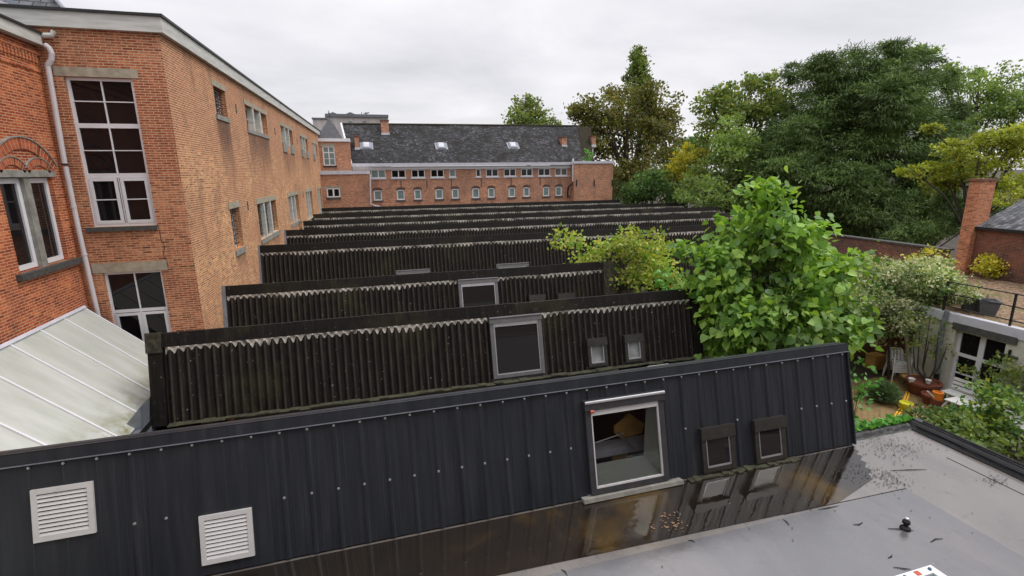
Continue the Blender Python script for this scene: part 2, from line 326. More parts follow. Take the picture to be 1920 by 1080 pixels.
M['conc_dark'] = simple('grey_roof_edge', (.14, .145, .16), .6)
M['blue'] = simple('blue_bolt', (.02, .09, .16), .5)
M['redtape'] = simple('red_mark', (.5, .10, .05), .6)
M['twig'] = simple('wet_twig', (.012, .010, .009), .5)
M['litter'] = simple('fallen_leaves', (.30, .17, .09), .7, c2=(.10, .06, .03), scale=9)
# leaves
M['l_yew'] = leaf_mat('yew_needles', [(0.053, 0.095, 0.027), (0.088, 0.149, 0.037), (0.160, 0.236, 0.064), (0.073, 0.124, 0.034)], .6, .15)
M['l_oak'] = leaf_mat('oak_leaves', [(0.083, 0.108, 0.035), (0.140, 0.158, 0.043), (0.198, 0.188, 0.055), (0.248, 0.197, 0.059)], .6, .3)
M['l_mid'] = leaf_mat('mid_leaves', [(0.083, 0.141, 0.042), (0.132, 0.215, 0.058), (0.198, 0.264, 0.066), (0.330, 0.314, 0.066)], .55, .3)
M['l_light'] = leaf_mat('light_leaves', [(0.126, 0.215, 0.062), (0.198, 0.295, 0.085), (0.282, 0.363, 0.110), (0.169, 0.255, 0.078)], .55, .35)
M['l_maple'] = leaf_mat('maple_leaves', [(0.166, 0.220, 0.033), (0.285, 0.330, 0.041), (0.420, 0.422, 0.059), (0.240, 0.312, 0.049)], .55, .35)
M['l_yellow'] = leaf_mat('yellow_leaves', [(0.277, 0.313, 0.036), (0.467, 0.443, 0.048), (0.611, 0.496, 0.060), (0.222, 0.313, 0.060)], .55, .35)
M['l_bush'] = leaf_mat('bush_leaves', [(0.070, 0.129, 0.039), (0.100, 0.194, 0.059), (0.160, 0.259, 0.079)], .5, .3)
M['l_cat'] = leaf_mat('broad_leaves', [(0.083, 0.181, 0.043), (0.151, 0.284, 0.057), (0.234, 0.397, 0.072), (0.344, 0.506, 0.100)], .38, .32)
M['l_shrub'] = leaf_mat('shrub_leaves', [(0.149, 0.284, 0.047), (0.273, 0.411, 0.068), (0.422, 0.482, 0.095), (0.522, 0.454, 0.121)], .5, .35)
M['l_vine'] = leaf_mat('vine_flowers', [(0.192, 0.240, 0.108), (0.396, 0.432, 0.216), (0.576, 0.588, 0.360), (0.660, 0.660, 0.456), (0.120, 0.204, 0.072)], .6, .3)
M['l_vined'] = leaf_mat('vine_leaves', [(0.084, 0.168, 0.056), (0.154, 0.252, 0.084), (0.280, 0.364, 0.154)], .6, .3)
M['l_ivy'] = leaf_mat('ivy_leaves', [(0.075, 0.225, 0.037), (0.125, 0.350, 0.062), (0.200, 0.450, 0.100)], .35, .3)
M['l_gard'] = leaf_mat('garden_leaves', [(0.084, 0.196, 0.056), (0.154, 0.308, 0.084), (0.280, 0.448, 0.098), (0.476, 0.532, 0.084)], .5, .35)
M['l_grass'] = leaf_mat('lavender_blades', [(.08, .15, .07), (.14, .22, .11), (.22, .30, .16)], .6, .2)
M['petal'] = leaf_mat('pink_petals', [(.55, .25, .22), (.65, .45, .40), (.10, .2, .05)], .6, .2)

# ------------------------------------------------------------------ leaves (numpy)
SHAPES = {
 'diamond': (np.array([[0, 0, 0], [.38, .45, .05], [0, 1, 0], [-.38, .45, .05]]), [(0, 1, 2, 3)]),
 'needle': (np.array([[-.10, 0, 0], [.12, .1, .02], [.07, 1, -.18], [-.05, .95, -.18]]), [(0, 1, 2, 3)]),
 'heart': (np.array([[0, 0, 0], [.30, -.10, .05], [.50, .22, .10], [.33, .66, .0], [0, 1.05, -.20], [-.33, .66, .0], [-.50, .22, .10], [-.30, -.10, .05], [0, .5, -.07]]),
           [(0, 1, 2, 8), (8, 2, 3, 4), (0, 8, 6, 7), (8, 4, 5, 6)]),
}
def leaves(name, mat, C, D, size, shape='diamond', parent=None, up_bias=.6, smooth=False, jitter=.9):
    """C centres (N,3); D pointing direction (N,3)"""
    C = np.asarray(C, float); D = np.asarray(D, float); n = len(C)
    D = D/(np.linalg.norm(D, axis=1)[:, None]+1e-9)
    nrm = rng.normal(size=(n, 3))*jitter; nrm[:, 2] += up_bias*1.5
    nrm -= (nrm*D).sum(1)[:, None]*D; nrm /= (np.linalg.norm(nrm, axis=1)[:, None]+1e-9)
    S = np.cross(D, nrm); T, F = SHAPES[shape]
    sz = size*rng.uniform(.6, 1.25, n)
    V = C[:, None, :] + sz[:, None, None]*(T[None, :, 0:1]*S[:, None] + T[None, :, 1:2]*D[:, None] + T[None, :, 2:3]*nrm[:, None])
    k = T.shape[0]; Fb = np.array(F); fl = Fb.shape[1]; nf = len(F)
    I = (np.arange(n)[:, None, None]*k + Fb[None]).reshape(-1, fl)
    me = bpy.data.meshes.new(name); me.vertices.add(n*k); me.vertices.foreach_set('co', V.reshape(-1))
    me.loops.add(I.size); me.loops.foreach_set('vertex_index', I.reshape(-1).astype('i'))
    me.polygons.add(len(I)); me.polygons.foreach_set('loop_start', (np.arange(len(I))*fl).astype('i'))
    me.polygons.foreach_set('use_smooth', np.full(len(I), smooth))
    me.materials.append(mat); me.update(calc_edges=True)
    o = bpy.data.objects.new(name, me); COL.objects.link(o)
    if parent is not None: o.parent = parent; o.matrix_parent_inverse = parent_inv(parent)
    return o
def unit(v): return v/(np.linalg.norm(v, axis=-1, keepdims=True)+1e-9)
def crown_points(blobs, clumps, per, cr, shell=.55, droop=0., outw=.7, flat=1.0):
    """blobs: (centre, (rx,ry,rz)); clumps per unit of blob surface"""
    Cs, Ds = [], []
    for c, r in blobs:
        c = np.array(c); r = np.array(r); k = max(4, int(clumps*(r[0]*r[2]+r[0]*r[1]+r[1]*r[2])))
        d = unit(rng.normal(size=(k, 3))); rad = rng.uniform(shell, 1.0, k)**.7*rng.choice([1, 1, 1.12], k)
        cc = c + d*r*rad[:, None]
        m = rng.integers(int(per*.5), int(per*1.5)+1, k); idx = np.repeat(np.arange(k), m)
        off = rng.normal(size=(len(idx), 3))*cr; off[:, 2] *= .6*flat
        P = cc[idx]+off; dd = d[idx]*outw + rng.normal(size=(len(idx), 3))*.6; dd[:, 2] -= droop
        Cs.append(P); Ds.append(dd)
    return np.concatenate(Cs), np.concatenate(Ds)
def limbs(base, blobs, r0, fork=.45, extra=3):
    mb = MB(); base = Vector(base); cs = [Vector(c) for c, r in blobs]
    mean = sum(cs, Vector())/len(cs); topz = max(c.z for c in cs)
    tr = [base]; H = Vector((mean.x*.7+base.x*.3, mean.y*.7+base.y*.3, base.z+(topz-base.z)*fork))
    for t in (.35, .7, 1): tr.append(base.lerp(H, t)+Vector((random.uniform(-1, 1), random.uniform(-1, 1), 0))*r0*.4)
    top = mean.copy(); top.z = mean.z+.45*(topz-mean.z); tr.append(H.lerp(top, .55)); tr.append(top)
    mb.tube(tr, [r0*1.25, r0, r0*.85, r0*.7, r0*.4, r0*.12], 8)
    for c, r in blobs:
        s = tr[random.choice([2, 3, 3, 4])]; c = Vector(c); mid = s.lerp(c, .5)+Vector((0, 0, .08*(c-s).length))
        mb.tube([s, mid, c], [r0*.38, r0*.25, r0*.08], 6)
        for k in range(extra):
            d = Vector(unit(rng.normal(size=3))); e = c+Vector((d.x*r[0], d.y*r[1], abs(d.z)*r[2]))*.85
            mb.tube([mid.lerp(c, .6), c.lerp(e, .5)+Vector((0, 0, .05)), e], [r0*.14, r0*.09, r0*.03], 4, cap=False)
    return mb
def pxblobs(depth, spec, dz=.9):
    """spec rows (px, py, rx_px, ry_px, depth offset)"""
    o = []
    for s in spec:
        px, py, rx, ry = s[:4]; d = depth+(s[4] if len(s) > 4 else random.uniform(-.05, .05)*depth)
        c = atD(px, py, d); k = d/FPX; o.append((tuple(c), (rx*k, rx*k*dz, ry*k)))
    return o
def tree(name, label, cat, base, blobs, mat, size, clumps, per, cr, r0, shape='diamond', droop=.1, shell=.5, flat=1.0, group=None, up_bias=.6, outw=.7, extra=3, fork=.45, smooth=False, crown='crown', sub=()):
    t = thing(name, label, cat, base, group)
    limbs(base, blobs, r0, fork, extra).build('trunk', M['bark'], t)
    C, D = crown_points(blobs, clumps, per, cr, shell, droop, outw, flat)
    if len(sub):
        C2, D2_ = crown_points(sub, clumps*1.6, per, cr*.6, .3, droop, outw, flat); C = np.concatenate([C, C2]); D = np.concatenate([D, D2_])
    leaves(crown, mat, C, D, size, shape, t, up_bias, smooth)
    return t

# ================================================================== SETTING
def sheet(name, pts, mat, kind='structure'):
    o = MB().quad(pts).build(name, mat); tag(o, kind=kind); return o
mb = MB()
xs = [-1500, -60, -20, 10, 30, 60, 1500]; ys = [-1500, -30, 0, 30, 60, 120, 1500]
for i in range(6):
    for j in range(6): mb.quad([(xs[i], ys[j], GZ-.02), (xs[i+1], ys[j], GZ-.02), (xs[i+1], ys[j+1], GZ-.02), (xs[i], ys[j+1], GZ-.02)])
tag(mb.build('ground', M['soil']), kind='structure')
sheet('patio', [(12.2, 8.6, GZ), (18.95, 8.6, GZ), (18.95, 13.1, GZ), (12.2, 13.1, GZ)], M['paving'])

# ------------------------------------------------------------------ walls with openings
def wall(name, fr, u0, u1, v0, v1, ops, mat, parent, depth=.18, thick=.3):
    us = sorted({u0, u1, *[x for o in ops for x in o[:2]]}); vs = sorted({v0, v1, *[x for o in ops for x in o[2:4]]})
    us = [u for u in us if u0 <= u <= u1]; vs = [v for v in vs if v0 <= v <= v1]; mb = MB()
    for i in range(len(us)-1):
        for j in range(len(vs)-1):
            uc, vc = (us[i]+us[i+1])/2, (vs[j]+vs[j+1])/2
            if any(o[0] < uc < o[1] and o[2] < vc < o[3] for o in ops): continue
            q = [(us[i], vs[j]), (us[i+1], vs[j]), (us[i+1], vs[j+1]), (us[i], vs[j+1])]
            mb.quad([fr.p(a, b, 0) for a, b in q], uv=q)
    for o in ops:
        a, b, c, d = o[:4]
        for (p, q) in (((a, c), (a, d)), ((b, d), (b, c)), ((a, d), (b, d)), ((b, c), (a, c))):
            L_ = abs(p[0]-q[0])+abs(p[1]-q[1])
            mb.quad([fr.p(*p, 0), fr.p(*q, 0), fr.p(*q, -depth), fr.p(*p, -depth)], uv=[(0, p[1]), (0 if p[0] == q[0] else L_, q[1]), (depth, q[1]), (depth, p[1])])
    for a, b in ((u0, u1),):      # edges and back
        mb.quad([fr.p(a, v0, -thick), fr.p(b, v0, -thick), fr.p(b, v1, -thick), fr.p(a, v1, -thick)])
        mb.quad([fr.p(a, v1, 0), fr.p(b, v1, 0), fr.p(b, v1, -thick), fr.p(a, v1, -thick)])
        mb.quad([fr.p(a, v0, 0), fr.p(a, v1, 0), fr.p(a, v1, -thick), fr.p(a, v0, -thick)])
        mb.quad([fr.p(b, v0, 0), fr.p(b, v1, 0), fr.p(b, v1, -thick), fr.p(b, v0, -thick)])
    return mb.build(name, mat, parent)
def window(parent, fr, a, b, c, d, depth=.14, fw=.06, cols=(), rows=(), bar=.03, glass='glass', mat='white', name='window', sash=()):
    """frame ring plus bars; cols/rows = positions 0..1 with optional width"""
    mb = MB(); n0, n1 = -depth-.05, -depth+.02
    mb.box(a, b, c, c+fw, n0, n1, fr).box(a, b, d-fw, d, n0, n1, fr).box(a, a+fw, c+fw, d-fw, n0, n1, fr).box(b-fw, b, c+fw, d-fw, n0, n1, fr)
    for q in cols:
        q, wd = q if isinstance(q, tuple) else (q, bar); x = a+(b-a)*q; mb.box(x-wd/2, x+wd/2, c+fw, d-fw, n0+.004, n1-.004, fr)
    for q in rows:
        q, wd = q if isinstance(q, tuple) else (q, bar); y = c+(d-c)*q; mb.box(a+fw, b-fw, y-wd/2, y+wd/2, n0+.002, n1-.002, fr)
    o = mb.build(name, M[mat], parent)
    g = MB().quad([fr.p(a+fw*.5, c+fw*.5, -depth-.02), fr.p(b-fw*.5, c+fw*.5, -depth-.02), fr.p(b-fw*.5, d-fw*.5, -depth-.02), fr.p(a+fw*.5, d-fw*.5, -depth-.02)])
    g.build('pane', M[glass], o); return o

# ------------------------------------------------------------------ long brick building on the left
FF = Fr((0, 15.44, 0), (1, 0, 0), (0, 0, 1), (0, -1, 0))                 # wall that faces the camera
SW = Fr((-4.57, 15.44, 0), (.032, 1, 0), (0, 0, 1), (1, -.032, 0))       # long wall facing the sheds
B = thing('brick_building', 'long orange brick building with white cornice running along the left side of the corrugated roofs', 'building', (-4.57, 15.44, GZ))
XL = -7.133
tall = (-6.72, -5.30, -1.25, 2.38); low = (-6.72, -5.38, -5.3, -2.46)
wall('front_wall', FF, XL-.8, -4.57, GZ, 3.47, [tall, low], M['brick_front'], B)
# side wall openings: (u0,u1,v0,v1)
up = [(4.03, 5.36, 1.99, 2.88), (8.08, 12.12, 1.86, 2.80), (15.7, 19.6, 1.60, 2.66), (22.8, 26.4, 1.55, 2.58), (29.5, 32.4, 1.50, 2.50)]
lo = [(4.05, 5.25, -2.56, -1.12), (8.08, 12.05, -2.68, -1.18), (15.7, 19.35, -2.75, -1.2), (22.8, 26.1, -3.1, -1.2), (29.7, 32.5, -3.1, -1.2)]
wall('side_wall', SW, 0, 37.5, GZ, 3.47, up+lo, M['brick_side'], B, depth=.3, thick=.35)
# cornice, with black capping
c = MB(); c.box(XL-1.5, -4.57, 3.45, 3.80, 0, .14, FF); c.box(0-.14, 37.6, 3.45, 3.80, 0.0, .14, SW); c.build('cornice', M['cornice'], B)
c = MB(); c.box(XL-1.6, -4.55, 3.80, 3.86, -.5, .19, FF); c.box(-.19, 37.6, 3.802, 3.865, -.5, .19, SW); c.build('roof_edge', M['black'], B)
MB().quad([(-14, 15.6, 3.78), (-4.6, 15.6, 3.78), (-3.4, 53, 3.78), (-14, 53, 3.78)]).build('roof', M['bitumen'], B)
# lintels and sills
def lintel(fr, a, b, z0, z1, mat='stone', pr=.015, name='lintel', parent=B): return MB().box(a, b, z0, z1, -.12, pr, fr).build(name, M[mat], parent)
lintel(FF, -6.90, -5.16, 2.385, 2.60); lintel(FF, -6.93, -5.22, -2.455, -2.20)
lintel(FF, -6.86, -5.30, -1.37, -1.255, 'bluestone', .10, 'sill')
for i, (a, b, c0, d0) in enumerate(up):
    lintel(SW, a-.14, b+.14, d0+.003, d0+.19)
    if i < 2: lintel(SW, a-.1, b+.1, c0-.16, c0-.003, 'stone_grey', .04, 'sill')
for i, (a, b, c0, d0) in enumerate(lo):
    lintel(SW, a-.14, b+.16, d0+.003, d0+.22)
    lintel(SW, a-.05, b+.05, c0-.2, c0-.003, 'stone_grey', .05, 'sill')
# windows
window(B, FF, *tall, depth=.10, fw=.07, cols=(.5,), rows=((.69, .11), (.355, .11), (.848, .024), (.525, .024)), mat='white')
o = MB();   # opening lights of the lower third
for s in (-6.65, -5.975):
    o.box(s, s+.07, -1.18, -.02, -.10, -.065, FF).box(s+.535, s+.605, -1.18, -.02, -.10, -.065, FF).box(s+.07, s+.535, -1.18, -1.10, -.10, -.065, FF).box(s+.07, s+.535, -.10, -.02, -.10, -.065, FF).box(s+.07, s+.535, -.58, -.555, -.10, -.07, FF)
o.build('sash', M['white'], B)
window(B, FF, *low, depth=.10, fw=.06, cols=(.5,), rows=((.62, .08),), mat='white')
o = MB()
for s in (-6.65, -6.03):
    o.box(s, s+.07, -5.2, -3.6, -.10, -.065, FF).box(s+.52, s+.59, -5.2, -3.6, -.10, -.065, FF).box(s+.07, s+.52, -3.67, -3.6, -.10, -.065, FF)
o.build('sash', M['white'], B)
for k, (a, b, c0, d0) in enumerate(up+lo):
    wide = (b-a) > 2; low_ = k >= 5
    gl = 'glass' if k in (0, 5, 6) else 'glass_curtain'
    window(B, SW, a, b, c0, d0, depth=.24, fw=.07, cols=((.333, .05), (.667, .05)) if wide else ((.5, .04),), rows=tuple(x/6 for x in range(1, 6)) if k in (0, 5) else ((.5, .03),), bar=.022, glass=gl, mat='white')
    if wide:
        for q in (1/3, 2/3):
            x = a+(b-a)*q; MB().box(x-.11, x+.11, c0, d0, -.235, -.02 if k > 6 else .0, SW).build('mullion', M['cornice'], B)
    if k in (0, 5) or k == 6:      # iron grille
        g = MB(); nb = 6 if wide else 4
        for q in range(1, nb*(3 if wide else 1)):
            x = a+(b-a)*q/(nb*(3 if wide else 1)); g.box(x-.010, x+.010, c0, d0, -.17, -.15, SW)
        for q in range(1, 9): z = c0+(d0-c0)*q/9; g.box(a, b, z-.010, z+.010, -.15, -.135, SW)
        g.build('grille', M['black'], B)
for (a, b, c0) in ((15.7, 17.0, 1.25), (18.35, 19.6, 1.25), (22.8, 23.9, 1.2), (25.2, 26.4, 1.2), (29.5, 30.5, 1.15)):   # panels under the far upper windows
    MB().box(a, b, c0, c0+.5, -.02, .06, SW).build('panel', M['stone_grey'], B)
for u, v in ((6.6, 2.45), (13.9, 2.2), (21.3, 2.15), (6.5, -1.15), (21.4, -1.35)):
    MB().box(u-.05, u+.05, v-.16, v+.16, 0, .02, SW).build('wall_anchor', M['bluestone'], B)
# slate roof rising behind the cornice, with white verge board
p = [onY(*q, 17.2) for q in ((128, 27), (92, -3), (40, -46), (-120, -46), (-120, 27))]
p = [q+Vector((0, (q.z-3.9)*.9, 0)) for q in p]
MB().quad(p, uv=[(q.x, q.z*1.3) for q in p]).build('slate_roof', M['slate_clean'], B)
a, b = onY(130, 27, 17.0), onY(93, -3, 17.0); b += Vector((0, .5, 0)); MB().tube([a, b, b+(b-a)*1.6], .05, 6).build('roof_hip', M['zinc'], B)
a, b = onY(-6, -2, 16.6), onY(62, 26, 16.6); MB().prism([a, b, b+Vector((0, 0, -.12)), a+Vector((0, 0, -.5))], (0, .1, 0)).build('verge_board', M['lavender'], B)
a, b = onY(8, -8, 16.75), onY(72, 24, 16.75); MB().prism([a, b, b+Vector((.0, .0, -.1)), a+Vector((0, 0, -.2))], (0, .1, 0)).build('verge_board', M['zinc'], B)
# crack in the front wall
cr_ = [(295, 420), (300, 436), (302, 450), (309, 462), (306, 478), (312, 490), (316, 500)]
MB().tube([onY(*q, 15.43) for q in cr_], .006, 4).build('crack', M['black'], B)

# ------------------------------------------------------------------ brick wing, far left
WF = Fr((XL, 0, 0), (0, 1, 0), (0, 0, 1), (1, 0, 0))
Wg = thing('brick_wing', 'red brick wing with arched window and dentil frieze at the far left edge', 'building', (XL, 12, GZ))
wo = (13.02, 14.92, -1.98, .02)
wall('wall', WF, 4, 15.42, GZ, 3.02, [wo], M['brick_wing'], Wg, depth=.25)
MB().box(4, 15.28, 3.02, 3.26, 0, .20, WF).build('cornice', M['cornice'], Wg)
MB().box(4, 15.30, 3.26, 3.31, -.3, .24, WF).build('roof_edge', M['black'], Wg)
MB().quad([(XL-.2, 4, 3.28), (XL-.2, 15.4, 3.28), (XL-5, 15.4, 4.0), (XL-5, 4, 4.0)]).build('roof', M['slate_clean'], Wg)
d = MB()
for k in range(46):
    y = 15.2-k*.125
    d.box(y, y+.065, 2.62, 2.80, 0, .05, WF)
d.box(9, 15.4, 2.80, 2.88, 0, .06, WF).box(9, 15.4, 2.42, 2.48, 0, .03, WF).build('dentil_frieze', M['brick_wing'], Wg)
lintel(WF, 12.9, 15.06, .022, .17, 'stone_grey', .03, parent=Wg)
lintel(WF, 12.85, 15.25, -2.12, -1.985, 'bluestone', .12, 'sill', Wg)
MB().box(13.86, 14.08, -1.98, .02, -.24, -.01, WF).build('mullion', M['stone_grey'], Wg)
for a, b in ((13.02, 13.86), (14.08, 14.92)):
    window(Wg, WF, a, b, -1.96, .0, depth=.12, fw=.11, glass='glass', mat='white')
def arch(mb, fr, c, z, r0, r1, a0, a1, n0, n1, seg=18):
    for k in range(seg):
        t0, t1 = a0+(a1-a0)*k/seg, a0+(a1-a0)*(k+1)/seg
        q = [(c+r*math.cos(t), z+r*math.sin(t)) for r, t in ((r0, t0), (r1, t0), (r1, t1), (r0, t1))]
        A = [fr.p(x, y, n1) for x, y in q]; mb.quad(A, uv=[(k*.09, 0), (k*.09, r1-r0), (k*.09+.09, r1-r0), (k*.09+.09, 0)])
        Bk = [fr.p(x, y, n0) for x, y in q]
        mb.quad([A[0], A[3], Bk[3], Bk[0]]); mb.quad([A[1], A[2], Bk[2], Bk[1]])
M['soldier'] = brick_mat('arch_brick', (.40, .09, .035), (.5, .14, .06), (.48, .30, .2), row=.4, wid=.085, msize=.008)
q = MB(); arch(q, WF, 13.97, -.55, 1.18, 1.42, R(35), R(145), -.02, .035); q.build('brick_arch', M['soldier'], Wg)
q = MB(); arch(q, WF, 13.97, -.55, 1.422, 1.45, R(35), R(145), -.02, .06); q.build('arch_moulding', M['stone_grey'], Wg)
for cc in (13.5, 14.44):
    q = MB(); arch(q, WF, cc, -.22, .50, .66, R(40), R(140), -.02, .03, 12); q.build('brick_arch', M['soldier'], Wg)
    q = MB(); arch(q, WF, cc, -.22, .662, .685, R(40), R(140), -.02, .045, 12); q.build('arch_moulding', M['stone_grey'], Wg)
# downpipe in the corner
P = thing('downpipe', 'long pale zinc downpipe with swan neck in the corner beside the tall window', 'downpipe', (-6.95, 15.2, -4))
def dp(px, py): return onY(px, py, 15.30)
MB().tube([dp(84, 84), dp(92, 90), dp(97, 100), dp(96, 112), dp(90, 122)], .062, 10).build('swan_neck', M['pipe'], P)
MB().tube([dp(89, 121), dp(121.5, 309)], .058, 10).build('pipe', M['pipe'], P)
MB().tube([dp(122.5, 312), dp(146, 425), dp(186, 600)], .056, 10).build('pipe', M['pipe'], P)
for t in ((121.5, 308), (138, 388), (158, 477)):
    a = dp(*t); MB().tube([a+Vector((0, 0, .02)), a-Vector((0, 0, .02))], .068, 10).build('joint', M['black' if t[1] == 308 else 'pipe'], P)
MB().tube([dp(62, 67)+Vector((0, .05, 0)), dp(84, 66), dp(97, 66), dp(101, 58)], .055, 10).build('branch_pipe', M['cornice'], P)

# ------------------------------------------------------------------ conservatory lean-to
Cn = thing('conservatory_roof', 'milky white lean-to conservatory roof with green algae against the left brick wing', 'roof', (-6, 12, -6))
CF = Fr((XL+.02, 15.07, -3.28), (0, -1, 0), (1.28, 0, -1.18), (1.18, 0, 1.28))   # u towards camera, v down slope
vl = 2.85; ul = 11.0
mb = MB(); mb.box(0, ul, .0, vl, -.02, 0, CF); mb.build('glazing', M['poly'], Cn)
us = [0.0, .98, 1.93, 2.95, 4.0, 5.1, 6.2, 7.3, 8.4]
for k, u in enumerate(us):
    q = MB(); q.box(u-.022, u+.022, 0, vl+.03, 0, .03, CF); q.box(u-.035, u+.035, vl+.03, vl+.10, -.02, .035, CF); q.build('glazing_bar', M['white'], Cn)
MB().box(-.05, ul, -.05, .03, -.02, .05, CF).build('head_flashing', M['lavender'], Cn)
g0 = CF.p(0, vl)
q = MB(); q.box(g0.x+.01, g0.x+.15, 4.2, 15.1, g0.z-.16, g0.z-.14); q.box(g0.x+.14, g0.x+.16, 4.2, 15.1, g0.z-.14, g0.z-.02); q.box(g0.x-.01, g0.x+.01, 4.2, 15.1, g0.z-.14, g0.z-.04); q.build('gutter', M['black'], Cn)
MB().box(XL+.05, g0.x-.05, 15.02, 15.1, GZ, -5.2).box(g0.x-.08, g0.x-.02, 4.2, 15.1, GZ, g0.z-.2).build('wall', M['zinc'], Cn)

# ------------------------------------------------------------------ sawtooth sheds
def face_frame(yr, zr, lean=.2513):
    return Fr((0, yr, zr), (1, 0, 0), (0, lean, 1), (0, -1, lean))     # v up the slope; v=0 ridge, negative below
SLP = math.hypot(1, .2513)
def zf(z, zr): return (z-zr)*SLP
def corr_sheet(mb, fr, x0, x1, v0, v1, pitch=.177, amp=.026, cut=None, seg=8):
    n = int((x1-x0)/pitch*seg); prev = None; vs = [v0+(v1-v0)*k/4 for k in range(5)]
    for i in range(n+1):
        x = x0+(x1-x0)*i/n; h = amp*math.cos(2*math.pi*x/pitch)
        col = [fr.p(x, v, h+.004*math.sin(x*1.3+v*2)) for v in vs]
        if prev and not (cut and cut[0] < x < cut[1]):
            for k in range(4): mb.quad([prev[k], col[k], col[k+1], prev[k+1]], smooth=True)
        prev = col
def mortar_strip(mb, fr, x0, x1, v, pitch=.177, skip=None, seg=8, amp=.026):
    n = int((x1-x0)/pitch*seg); prev = None
    for i in range(n+1):
        x = x0+(x1-x0)*i/n; ph = 2*math.pi*x/pitch; cresc = (1+math.cos(ph))/2; jit = random.uniform(-.012, .012)+.02*math.sin(x*5.3)*math.sin(x*1.7)
        low = v - .045 - (1-cresc)**1.5*(.11+.03*math.sin(x*2.1)) + jit
        h = amp*math.cos(ph)
        col = [fr.p(x, low, h+.006), fr.p(x, v-.02, h*.8+.022), fr.p(x, v+.03, .028)]
        if prev and not (skip and skip[0] < x < skip[1]):
            for k in range(2): mb.quad([prev[k], col[k], col[k+1], prev[k+1]], smooth=True)
        prev = col
def roof_window(parent, fr, a, b, c, d, style='grey', proud=.07, open_=False, dark=False):
    fm = {'grey': 'frame_grey', 'dark': 'frame_dark', 'brown': 'frame_brown'}[style]; big = (b-a) > 1
    pz = .02 if open_ else .042; fw = .10 if big else .09; top = .16 if big else .20
    mb = MB(); mb.box(a, a+fw, c, d, -.03, proud, fr).box(b-fw, b, c, d, -.03, proud, fr).box(a+fw, b-fw, c, c+fw*.9, -.03, proud-.004, fr)
    mb.box(a-.012, b+.012, d-top, d+.01, -.03, proud+.03, fr)
    o = mb.build('roof_window', M[fm], parent)
    s = MB(); t = .028
    s.box(a+fw, a+fw+t, c+fw*.9, d-top, 0, proud-.015, fr).box(b-fw-t, b-fw, c+fw*.9, d-top, 0, proud-.015, fr).box(a+fw+t, b-fw-t, c+fw*.9, c+fw*.9+t, 0, proud-.015, fr)
    if big: s.box(a+fw+t, b-fw-t, d-top-.10, d-top, 0, proud-.015, fr)
    s.build('sash', M['steel' if not open_ else 'louvre'], o)
    if big: MB().tube([fr.p(a-.01, d-.02, proud+.035), fr.p(b+.01, d-.02, proud+.035)], .026, 8).build('roller_cover', M['steel' if open_ else fm], o)
    MB().box(a-.05, b+.05, c-.10 if big else c-.05, c-.002, -.02, .03, fr).build('flashing', M['bitumen' if not open_ else 'zinc'], o)
    g = MB().quad([fr.p(a+fw, c+fw*.8, pz), fr.p(b-fw, c+fw*.8, pz), fr.p(b-fw, d-top, pz), fr.p(a+fw, d-top, pz)])
    g.build('pane', M['clear'] if open_ else M['glass_dark' if big or dark else 'sky_glass'], o)
    return o
# see-through glass for the near roof window
m = bpy.data.materials.new('clear_glass'); m.use_nodes = True; nt = m.node_tree; nt.nodes.remove(nt.nodes['Principled BSDF'])
tr_ = nt.nodes.new('ShaderNodeBsdfTransparent'); tr_.inputs[0].default_value = (.97, 1, .98, 1); gl_ = nt.nodes.new('ShaderNodeBsdfGlossy'); gl_.inputs['Roughness'].default_value = .01
fn = nt.nodes.new('ShaderNodeFresnel'); fn.inputs[0].default_value = 1.5; ms = nt.nodes.new('ShaderNodeMixShader'); fm_ = math_(nt, 'MULTIPLY', fn.outputs[0], 1.3)
link(nt, fm_, ms.inputs[0]); link(nt, tr_.outputs[0], ms.inputs[1]); link(nt, gl_.outputs[0], ms.inputs[2]); link(nt, ms.outputs[0], nt.nodes['Material Output'].inputs[0]); M['clear'] = m
M['glass_dark'], _, b_ = newmat('dark_roof_glass'); b_.inputs['Base Color'].default_value = (.02, .018, .018, 1); b_.inputs['Roughness'].default_value = .03; b_.inputs['Specular IOR Level'].default_value = .5

# --- the near shed, clad in dark metal
yr, zr = 7.34, -3.42; f0 = face_frame(yr, zr); X0, X1 = -9.5, 9.06
S = thing('metal_clad_roof', 'near steep roof of dark blue grey ribbed metal sheeting with screws, vents and roof windows', 'roof', (0, yr, EZ))
vb = zf(EZ+.03, zr); cut = (3.40, 4.74, zf(-5.25, zr), zf(-3.86, zr))
ribs = [-1.41+.37*k for k in range(-21, 29)]
prof = []
for r_ in ribs:
    if -4.9 < r_ < -3.5 or -2.9 < r_ < -1.55:      # flatter over-plates that carry the louvres
        prof += [(r_-.2, .012), (r_-.02, .012), (r_, .016), (r_+.02, .012), (r_+.16, .012)]
    else:
        prof += [(r_-.19, 0), (r_-.12, 0), (r_-.115, .004), (r_-.10, .004), (r_-.095, 0), (r_-.042, 0), (r_-.016, .022), (r_+.016, .022), (r_+.042, 0), (r_+.095, 0), (r_+.10, .004), (r_+.115, .004), (r_+.12, 0), (r_+.165, 0)]
prof = [(x, h) for x, h in prof if X0 < x < X1]; prof = sorted({round(x, 4): h for x, h in prof+[(X0, 0), (X1, 0), (cut[0], 0), (cut[1], 0)]}.items())
mb = MB()
for (xa, ha), (xb, hb) in zip(prof, prof[1:]):
    segs = [(vb, -.02)] if not (cut[0] <= (xa+xb)/2 <= cut[1]) else [(vb, cut[2]), (cut[3], -.02)]
    for a, b in segs: mb.quad([f0.p(xa, a, ha), f0.p(xb, a, hb), f0.p(xb, b, hb), f0.p(xa, b, ha)])
mb.build('metal_sheet', M['metal_panel'], S)
q = MB(); q.box(X0, X1+.03, -.155, .0, .034, .05, f0); q.box(X0, X1+.03, -.01, .0, -.25, .05, f0); q.build('ridge_flashing', M['metal_panel'], S)
